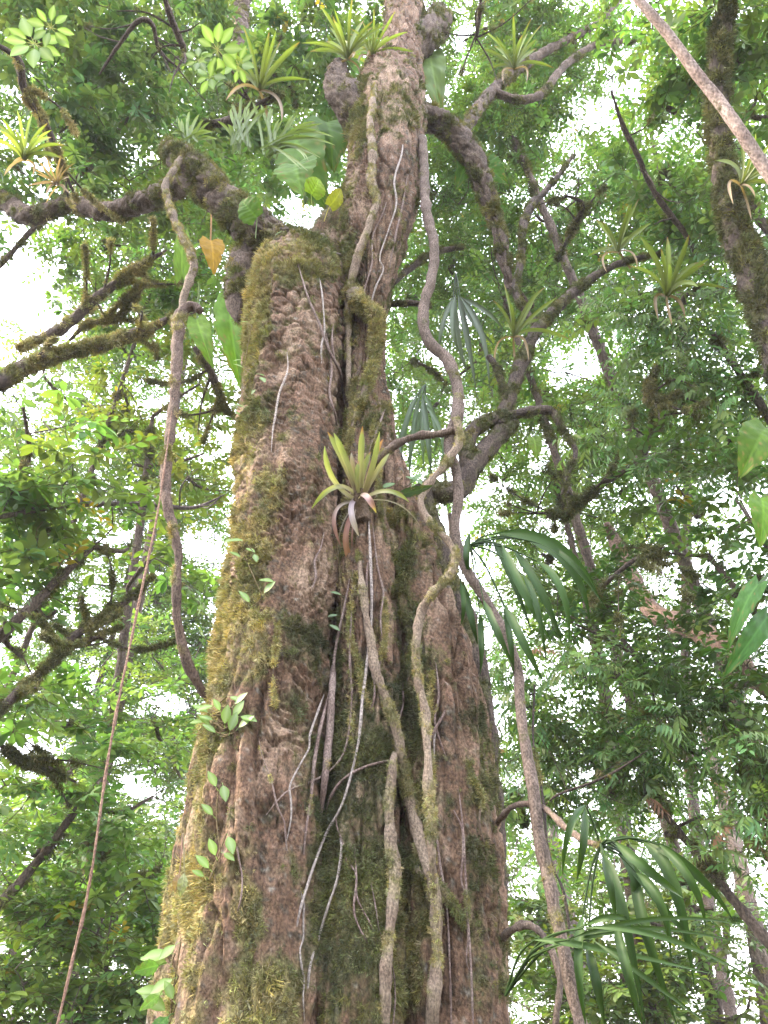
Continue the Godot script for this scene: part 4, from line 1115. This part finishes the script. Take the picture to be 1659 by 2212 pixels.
		big_leaf(b[0], b[1], "leaf", pz(b[2], b[3], d + 0.05), base, pz(b[6], b[7], d - 0.06), rad_of(b[9], base) * 1.2, 4 if b[0] == "philodendron_leaf" else 0, b[10], "", rng.randf_range(-0.35, 0.35))
	# hanging yellow leaf spike left of the trunk and the pale drooping pair beside its lower edge
	o = thing("hanging_seedling", "two pinkish pale leaves hanging from a thread beside the lower trunk", "leaf", pz(392, 1830, 3.6))
	for q in [[388, 1885, 378, 1925, 20, Color(0.3, 0.2, 0.18)], [398, 1885, 390, 1935, 22, Color(0.32, 0.34, 0.24)]]:
		add_big_leaf(o, pz(395, 1800, 3.6), pz(q[0], q[1], 3.6), pz(q[2], q[3], 3.6), rad_of(q[4], pz(q[0], q[1], 3.6)), 0, q[5])
	# grass like epiphytes on the broken limb
	var tufts := [["tuft of long arching grass like leaves on the broken limb", 585, 330, [[640, 268, 700, 290], [620, 280, 680, 262], [610, 300, 690, 340], [640, 300, 660, 345], [560, 250, 545, 220], [575, 270, 590, 235], [600, 320, 650, 365], [640, 285, 712, 310], [615, 290, 640, 250], [590, 290, 610, 260]]],
		["upright tuft of strap leaves nearer the tip of the broken limb", 520, 320, [[510, 250, 500, 225], [530, 240, 545, 215], [505, 270, 518, 240], [540, 250, 560, 228], [550, 260, 572, 240], [495, 280, 470, 262], [525, 260, 530, 230]]],
		["thicket of short leaves crowning the tip of the broken limb", 410, 320, [[395, 280, 370, 290], [420, 280, 440, 260], [400, 270, 410, 240], [380, 300, 350, 310], [430, 290, 460, 285], [390, 290, 385, 255], [415, 300, 425, 275], [440, 300, 470, 300]]]]
	for t in tufts:
		var at := pz(t[1], t[2], 3.8)
		o = thing("grass_tuft", t[0], "plant", at)
		for q in t[3]:
			for rep in 2:
				var jx := rng.randf_range(-14, 14) * rep
				var mb := MB.new()
				blade(mb, at + Vector3(rng.randf_range(-0.1, 0.1), 0, rng.randf_range(-0.08, 0.08)), pz(q[0] + jx, q[1] - 8 + jx * 0.4, 3.75), pz(q[2] + jx * 1.6, q[3] + jx * 0.5, 3.7), 0.022 + 0.012 * rng.randf(), 3, 0.4, 12, Color(0.1, 0.14, 0.045), Color(0.18, 0.24, 0.08))
				part("leaf", mb, M.leaf, o)
	# umbrella leaves
	var k := 0
	for u in [[470, 108, 50, 9, "wheel of bright scalloped leaves hanging in front of the upper leaves"], [515, 140, 40, 8, "second wheel of leaves right of the bright scalloped one"], [455, 165, 36, 7, "smaller wheel of leaves below the bright scalloped one"], [430, 130, 34, 7, "dim wheel of leaves behind the bright scalloped one"], [75, 95, 60, 9, "wide light green wheel of leaves over the orange mossy branch"], [110, 60, 44, 8, "small light wheel of leaves above the wide one"]]:
		var rr := 6.2 if u[0] > 200 else 7.5
		var c := pr(u[0], u[1], rr)
		o = thing("umbrella_leaf", u[4], "leaf", c)
		var l := rad_of(u[2], c)
		for q in u[3]:
			var a: float = TAU * q / u[3] + 0.3 * k + rng.randf_range(-0.18, 0.18)
			var lq := l * rng.randf_range(0.7, 1.1)
			var side := Vector3(cos(a), 0, 0) + upv * sin(a)
			var d := (side - fwd * (0.15 + 0.5 * sin(a + k) + rng.randf_range(-0.2, 0.2))).normalized()
			var nrm := (-fwd - d * d.dot(-fwd)).normalized()
			var mb := MB.new()
			leaf(mb, c + d * l * 0.3, d, nrm, lq * 0.8, lq * rng.randf_range(0.38, 0.5), 0, 0.15, 0.12, 8, (Color(0.115, 0.2, 0.045) if k != 3 else Color(0.09, 0.15, 0.045)) * rng.randf_range(0.85, 1.15))
			leaf(mb, c, d, nrm, l * 0.32, l * 0.03, 3, 0.0, 0.0, 2, Color(0.15, 0.16, 0.06))
			part("leaflet", mb, M.leaf, o)
		k += 1
	# small climbers on the trunk
	var fresh := Color(0.13, 0.225, 0.038)
	leafy_sprig("cluster of small fresh leaves where the free liana meets the trunk", [[490, 1505, 0.4], [470, 1525, 2.8], [500, 1530, 5.5], [458, 1545, 3.6], [480, 1545, 4.2], [500, 1560, 5.2], [470, 1560, 3.4], [485, 1575, 4.8], [512, 1548, 0.3], [460, 1575, 3.9], [494, 1590, 5.0], [475, 1590, 3.7], [508, 1580, 5.6], [452, 1560, 3.0]], 0.085, fresh, 1)
	leafy_sprig("few broad small leaves climbing the moss edge above the fresh cluster", [[535, 1170, 3.0], [525, 1185, 0.5], [528, 1210, 3.6], [548, 1195, 1.2], [515, 1165, 2.6], [552, 1255, 0.2], [565, 1290, 5.4], [545, 1310, 4.0]], 0.085, fresh, 2)
	leafy_sprig("string of tiny leaves along the mossy edge high on the left stem", [[545, 700, 3.0], [530, 780, 2.8], [533, 800, 3.5], [545, 810, 0.4], [528, 840, 3.3], [540, 860, 5.2], [560, 815, 1.0], [535, 885, 3.4], [526, 905, 3.8]], 0.07, fresh, 3)
	leafy_sprig("thin line of leaves down the lower mossy edge", [[480, 1690, 1.2], [472, 1710, 4.2], [468, 1770, 3.9], [476, 1840, 0.5], [470, 1860, 4.3], [460, 1885, 3.9], [452, 1900, 3.6], [490, 1800, 1.1]], 0.075, fresh, 4)
	leafy_sprig("seedlings sprouting from the moss on top of the left stem", [[570, 440, 2.0], [580, 455, 1.2], [590, 470, 0.5], [565, 480, 3.0], [575, 500, 5.0], [560, 520, 3.8], [590, 515, 5.6], [605, 480, 0.8], [620, 470, 1.4]], 0.09, fresh, 5)
	leafy_sprig("leafy weeds at the left foot of the trunk", [[378, 2060, 3.0], [372, 2085, 3.4], [385, 2110, 2.6], [365, 2150, 3.3], [380, 2170, 4.2], [368, 2190, 3.7], [390, 2035, 2.4]], 0.1, fresh, 6)
	leafy_sprig("pair of leaves tucked behind the right side of the bromeliad", [[870, 1030, 0.6], [860, 1045, 2.6], [880, 1050, 5.6], [893, 1035, 0.9]], 0.1, Color(0.1, 0.2, 0.06), 7)
	leafy_sprig("sparse little leaves in the crevice below the bromeliad", [[745, 1290, 3.4], [738, 1330, 2.9], [742, 1370, 3.7], [728, 1160, 3.3]], 0.07, Color(0.12, 0.2, 0.08), 8)


func build_forest() -> void:
	var deep := Color(0.115, 0.2, 0.07)
	var mid := Color(0.12, 0.205, 0.072)
	var lit := Color(0.145, 0.235, 0.07)
	var gold := Color(0.17, 0.235, 0.065)
	var ash := Color(0.1, 0.165, 0.065)
	forest_tree("broadleaf_tree", "dull green canopy tree above the broken limb and grey branch", Vector2(-11, -9), 0.050, 1, 1.05, ash, [[60, 60, 12, 190, 1.6], [250, 60, 12.5, 190, 1.6], [420, 120, 13, 170, 1.5], [130, 230, 11.5, 170, 1.5], [300, 230, 12, 180, 1.5], [60, 380, 11, 150, 1.1], [230, 380, 11.5, 160, 1.3], [620, 60, 13, 160, 1.6], [640, 230, 13, 140, 1.6], [420, 350, 12, 140, 1.2], [690, 400, 14, 110, 1.5], [560, 330, 14, 110, 1.3]], {"moss": 0.5})
	forest_tree("broadleaf_tree", "pale leaved tree behind the mossy branches left of the moss shoulder", Vector2(-6, -11), 0.05, 0, 1.0, mid, [[230, 540, 12, 150, 1.2], [330, 620, 11.5, 140, 1.1], [130, 560, 12, 110, 0.8], [420, 640, 11, 120, 1.2], [330, 760, 12, 110, 0.9], [450, 520, 11, 120, 1.2]])
	forest_tree("broadleaf_tree", "golden green tree glowing behind the free hanging liana", Vector2(-3.6, -10.5), 0.066, 0, 1.05, gold, [[330, 900, 10.5, 130, 1.0], [430, 830, 10.5, 120, 1.1], [440, 980, 10, 110, 1.1], [330, 1020, 10.5, 110, 0.9], [460, 1060, 10, 90, 1.0], [260, 830, 11, 90, 0.9], [200, 900, 11.5, 100, 0.9], [110, 760, 12, 90, 0.8], [250, 960, 11, 90, 0.9]], {"odd": 0.015})
	forest_tree("broadleaf_tree", "dark leaved tree left of the free liana below the level grey branch", Vector2(-6.5, -5.5), 0.077, 0, 1.35, deep * 1.1, [[50, 1010, 7.5, 150, 1.3], [140, 1080, 7.6, 140, 1.3], [60, 1190, 7.5, 160, 1.5], [200, 1180, 7.8, 130, 1.2], [280, 1180, 8.2, 110, 1.1], [120, 1320, 7.6, 150, 1.4], [50, 1420, 7.5, 130, 1.5], [300, 1300, 8.5, 130, 1.3], [50, 880, 7.4, 110, 1.1]])
	forest_tree("broadleaf_tree", "rosette leaved tree behind the taut reddish liana", Vector2(-5.2, -7), 0.066, 1, 0.95, deep * 1.15, [[100, 1560, 8.5, 140, 1.4], [230, 1560, 8.5, 130, 1.4], [350, 1600, 8.6, 120, 1.4], [60, 1700, 8.3, 140, 1.5], [200, 1700, 8.4, 140, 1.5], [330, 1720, 8.6, 120, 1.4], [100, 1840, 8.2, 140, 1.5], [250, 1860, 8.4, 140, 1.4], [350, 1870, 8.6, 110, 1.4]])
	forest_tree("shrub_tree", "leafy undergrowth tree at the lower left edge of the clearing", Vector2(-4.2, -8), 0.050, 0, 1.15, lit, [[60, 1980, 8.5, 150, 1.6], [220, 1990, 8.6, 150, 1.6], [340, 2010, 8.8, 120, 1.6], [60, 2120, 8.4, 150, 1.7], [200, 2140, 8.5, 150, 1.7], [320, 2160, 8.7, 120, 1.7], [120, 2240, 8.4, 150, 1.7], [300, 2260, 8.4, 140, 1.6]])
	forest_tree("broadleaf_tree", "bright yellow green tree glimpsed beyond the rosette leaves", Vector2(-5, -15), 0.077, 3, 1.4, lit, [[90, 1800, 15, 160, 1.4], [280, 1800, 15, 160, 1.4], [380, 1950, 15, 140, 1.3], [150, 2000, 15, 170, 1.3], [330, 1420, 15, 120, 1.2], [380, 1560, 15, 120, 1.1]])
	forest_tree("broadleaf_tree", "fine leaved tree crowning the right limb of the huge tree", Vector2(4.5, -9), 0.088, 0, 0.8, mid * 0.9, [[1000, 90, 15, 130, 1.0], [1110, 80, 14.5, 150, 1.1], [1240, 60, 14.5, 150, 1.1], [1080, 230, 13.5, 130, 1.1], [1190, 200, 13.5, 130, 1.0], [980, 330, 13, 110, 1.2], [1100, 340, 13, 130, 1.2]])
	forest_tree("broadleaf_tree", "leafy tree behind the pale leaning stem", Vector2(6.5, -7), 0.083, 0, 1.05, mid, [[1430, 80, 10, 150, 1.4], [1560, 90, 9.8, 150, 1.5], [1640, 200, 9.6, 130, 1.3], [1420, 220, 10.2, 130, 1.2], [1540, 330, 9.8, 140, 1.3], [1640, 450, 9.4, 130, 1.4], [1420, 400, 10, 120, 1.1], [1540, 500, 9.6, 130, 1.3]])
	forest_tree("broadleaf_tree", "small leaved tree behind the limbs of the slender forked tree", Vector2(4.0, -11), 0.083, 3, 1.25, mid, [[1050, 480, 13, 140, 1.3], [1180, 480, 13, 140, 1.1], [1310, 420, 13, 130, 1.0], [1290, 560, 13, 140, 1.1], [1080, 620, 12.5, 130, 1.2], [1200, 640, 12.5, 130, 1.2], [1390, 500, 13, 120, 1.0], [980, 560, 13, 110, 1.3], [900, 640, 13, 100, 1.3], [890, 780, 12.5, 100, 1.3], [900, 900, 12.5, 90, 1.2], [960, 830, 12.5, 90, 1.0], [930, 440, 13, 90, 1.3]])
	forest_tree("broadleaf_tree", "tree with hanging narrow leaves around the ferny mossy branch end", Vector2(6.0, -7.5), 0.077, 2, 0.95, mid, [[1400, 720, 9, 140, 1.2], [1540, 720, 8.8, 140, 1.4], [1640, 800, 8.6, 120, 1.5], [1350, 860, 9, 130, 1.3], [1480, 880, 8.8, 140, 1.5], [1600, 960, 8.6, 130, 1.5], [1420, 600, 9.4, 110, 1.0], [1560, 620, 9, 120, 1.3]])
	forest_tree("broadleaf_tree", "sunlit yellow green tree between the forked tree and gnarled branch", Vector2(3.2, -11), 0.072, 3, 1.25, lit, [[1080, 980, 12, 120, 1.2], [1190, 1000, 12, 130, 1.2], [1310, 960, 12, 130, 1.4], [1120, 1090, 12, 120, 1.2], [1240, 1110, 12, 130, 1.3], [1350, 1080, 12, 130, 1.4], [1150, 860, 12, 120, 1.1], [1260, 870, 12, 120, 1.2], [1180, 1220, 12, 120, 1.2]], {"odd": 0.01})
	forest_tree("broadleaf_tree", "tree with glossy pointed leaves around the reddish mossy limb", Vector2(5.0, -6.2), 0.055, 0, 0.95, mid * 0.85, [[1460, 1050, 7.6, 130, 1.3], [1590, 1080, 7.4, 130, 1.5], [1400, 1190, 7.8, 130, 1.2], [1530, 1200, 7.5, 130, 1.1], [1640, 1250, 7.3, 110, 1.2], [1340, 1310, 7.8, 130, 1.4], [1460, 1440, 7.5, 130, 1.3], [1600, 1500, 7.2, 130, 1.5], [1250, 1330, 8, 110, 1.3]], {"mat": "glossy_leaf"})
	forest_tree("broadleaf_tree", "dark tree sprinkled with pinkish young leaves behind the ribbon leaves", Vector2(3.6, -6), 0.055, 2, 0.7, deep * 1.2, [[1150, 1500, 7.4, 120, 1.4], [1280, 1480, 7.3, 130, 1.5], [1400, 1540, 7.2, 130, 1.5], [1520, 1620, 7.1, 130, 1.5], [1640, 1650, 7, 120, 1.5], [1150, 1640, 7.3, 120, 1.5], [1270, 1640, 7.2, 130, 1.6], [1390, 1700, 7.2, 130, 1.5], [1520, 1760, 7.1, 130, 1.4], [1130, 1780, 7.3, 100, 1.3], [1640, 1800, 7, 110, 1.2]], {"odd": 0.02, "odd_col": Color(0.3, 0.17, 0.12)})
	forest_tree("broadleaf_tree", "light green tree low behind the broad hanging palm leaves", Vector2(3.5, -11), 0.066, 0, 1.1, lit * 0.85, [[1150, 1960, 11, 130, 1.4], [1280, 1900, 11, 130, 1.3], [1400, 1950, 11, 130, 1.2], [1200, 2100, 11, 140, 1.5], [1340, 2100, 11, 140, 1.4], [1480, 2120, 11, 140, 1.2], [1620, 2150, 11, 130, 1.2], [1540, 1960, 11, 110, 1.0], [1260, 2230, 11, 140, 1.4], [1500, 2250, 11, 150, 1.3]])
	# trees farther back
	var far := [
		["hazy tree deep in the forest behind the rosette leaves", Vector2(-9, -22), [[200, 1750, 23, 330, 1.2], [120, 2050, 23, 330, 1.3], [380, 2050, 23, 260, 1.3], [380, 1600, 22, 240, 1.2]], mid],
		["hazy tree far behind the dark leaved tree and free liana", Vector2(-7, -20), [[330, 1350, 21, 230, 1.1], [150, 1250, 21, 230, 1.0], [450, 1100, 21, 180, 1.0], [430, 1350, 21, 160, 1.2], [420, 1260, 21, 120, 1.0], [170, 920, 20, 210, 0.9], [330, 980, 20, 190, 1.0], [90, 780, 20, 150, 0.7]], lit * 0.9],
		["hazy crown high behind the broken limb", Vector2(-5, -14), [[250, 200, 20, 320, 1.0], [600, 150, 20, 250, 1.3], [450, 480, 19, 220, 1.1], [330, 620, 20, 220, 0.9]], ash],
		["hazy crown high behind the forked upper branches", Vector2(6, -16), [[1100, 250, 20, 280, 1.0], [1400, 250, 20, 280, 1.1], [1200, 550, 20, 280, 1.1], [1550, 450, 20, 240, 1.1]], mid],
		["hazy tree far behind the sunlit yellow green tree", Vector2(6, -20), [[1200, 950, 21, 280, 1.1], [1500, 800, 21, 260, 1.2], [1350, 1250, 21, 260, 1.2]], lit * 0.9],
		["hazy tree deep in the forest behind the pinkish young leaves", Vector2(7, -21), [[1250, 1650, 22, 280, 1.3], [1550, 1500, 22, 260, 1.3], [1550, 1800, 22, 240, 1.1]], mid],
		["hazy tree filling the distance behind the level grey branch", Vector2(-8, -19), [[150, 1020, 21, 200, 1.1], [300, 1150, 21, 190, 1.1], [120, 1500, 21, 200, 1.1], [330, 1500, 21, 190, 1.2], [230, 860, 21, 170, 0.9]], mid],
		["hazy tree filling the distance behind the looping tan liana", Vector2(2, -20), [[900, 850, 20, 170, 1.3], [960, 1010, 20, 170, 1.2], [1000, 720, 20, 170, 1.2], [1150, 800, 20, 190, 1.1], [900, 600, 20, 150, 1.2], [1060, 1350, 20, 150, 1.2], [1100, 1900, 20, 170, 1.1]], mid],
		["hazy thicket tree far behind the low palm like plant", Vector2(4, -23), [[1200, 2050, 23, 260, 1.3], [1450, 2100, 23, 260, 1.2], [1620, 2050, 23, 200, 0.9]], lit * 0.8]]
	for f in far:
		forest_tree("distant_tree", f[0], f[1], 0.1, 3, 1.75, f[3], f[2], {"moss": 0.0, "group": "trees deep in the forest"})
	# trees added out of view around the camera to shade the trunk
	var back := [
		["unseen tall tree added behind the viewer to shade the trunk, broad crowned", Vector2(3.5, 6.5), [[Vector3(3.5, 9.5, 6.0), 2.8, 1.6], [Vector3(1.0, 11.5, 5.0), 2.6, 1.4], [Vector3(5.5, 7.0, 3.5), 2.6, 1.6], [Vector3(2.5, 5.5, 7.0), 2.6, 1.6]]],
		["unseen tall tree added behind the viewer to shade the trunk, high crowned", Vector2(-5, 7), [[Vector3(-4.5, 10.5, 6.0), 2.8, 1.4], [Vector3(-2, 13, 5.0), 2.4, 1.1], [Vector3(-6.5, 5.5, 5.5), 2.6, 1.4], [Vector3(-2.0, 6.5, 7.5), 2.6, 1.6]]],
		["unseen leafy tree added right of the viewer to shade the trunk", Vector2(7, 1), [[Vector3(7, 4, 1), 2.6, 1.8], [Vector3(6.5, 8, -0.5), 2.6, 1.8], [Vector3(7, 11, -1.5), 2.6, 1.6]]],
		["unseen undergrowth tree added behind the viewer to block low front light", Vector2(0.5, 8), [[Vector3(0, 2.2, 7.5), 2.4, 1.8], [Vector3(4.5, 2.2, 6.0), 2.4, 1.8], [Vector3(-4.5, 2.2, 7), 2.4, 1.8]]],
		["unseen undergrowth tree added left of the viewer to block low side light", Vector2(-7.5, 2), [[Vector3(-7.5, 2.5, 1.5), 2.4, 1.5], [Vector3(-7.0, 2.5, 4.5), 2.4, 1.5]]]]
	for f in back:
		forest_tree("added_shade_tree", f[0], f[1], 0.2, 1, 2.2, mid, f[2], {"moss": 0.0, "group": "added shade trees out of view"})


func build_ground() -> void:
	var mb := MB.new()
	var n := 60
	for j in n + 1:
		for i in n + 1:
			var u := (i / float(n) * 2.0 - 1.0)
			var w := (j / float(n) * 2.0 - 1.0)
			var x := u * absf(u) * 150.0
			var z := w * absf(w) * 150.0
			mb.v.append(Vector3(x, 0.08 * n_lo.get_noise_2d(x * 0.8, z * 0.8) - 0.04, z))
			mb.c.append(Color(0.075, 0.055, 0.035).lerp(Color(0.06, 0.07, 0.03), 0.5 + 0.5 * n_lo.get_noise_2d(x, z)))
	for j in n:
		for i in n:
			var a := j * (n + 1) + i
			mb.tri(a, a + 1, a + n + 1)
			mb.tri(a + 1, a + n + 2, a + n + 1)
	var o := MeshInstance3D.new()
	o.name = "ground"
	o.mesh = mb.mesh()
	o.material_override = M.wood
	o.set_meta("kind", "structure")
	o.set_meta("label", "brown leaf strewn forest floor")
	o.set_meta("category", "ground")
	add_child(o)


func _ready() -> void:
	rng.seed = 20240
	# camera
	var c := Camera3D.new()
	c.name = "camera"
	c.fov = rad_to_deg(2.0 * atan(CY / FC))
	c.position = cam
	c.rotation_degrees = Vector3(PITCH, 0, 0)
	c.near = 0.05
	c.far = 400.0
	add_child(c)
	c.current = true
	# sky and exposure
	var env := Environment.new()
	env.background_mode = Environment.BG_SKY
	var sm := ProceduralSkyMaterial.new()
	sm.sky_top_color = Color(0.91, 0.935, 1.0)
	sm.sky_horizon_color = Color(1.0, 0.985, 0.99)
	sm.sky_curve = 0.2
	sm.ground_bottom_color = Color(0.2, 0.19, 0.15)
	sm.ground_horizon_color = Color(0.35, 0.35, 0.3)
	sm.sky_energy_multiplier = 1.0
	var sky := Sky.new()
	sky.sky_material = sm
	env.sky = sky
	env.tonemap_mode = Environment.TONE_MAPPER_LINEAR
	env.tonemap_exposure = 11.2
	env.sdfgi_enabled = true
	env.ssao_enabled = true
	env.ssil_enabled = true
	env.fog_enabled = true
	env.fog_density = 0.001
	env.fog_light_color = Color(0.95, 0.94, 1.0)
	var we := WorldEnvironment.new()
	we.name = "world_environment"
	we.environment = env
	add_child(we)
	# veiled sun, high on the left
	var sun := DirectionalLight3D.new()
	sun.name = "sun"
	sun.light_energy = 0.5
	sun.light_angular_distance = 12.0
	sun.light_color = Color(1.0, 0.93, 0.82)
	sun.shadow_enabled = true
	sun.look_at_from_position(Vector3(-8, 8.5, 0.3), Vector3.ZERO)
	add_child(sun)
	setup_noise()
	make_materials()
	make_tufts()
	make_twigs()
	var t0 := Time.get_ticks_msec()
	build_ground()
	build_big_tree()
	print("tree ", Time.get_ticks_msec() - t0)
	build_forest()
	print("forest ", Time.get_ticks_msec() - t0)
	build_branches()
	build_vines()
	print("vines ", Time.get_ticks_msec() - t0)
	build_plants()
	print("plants ", Time.get_ticks_msec() - t0)
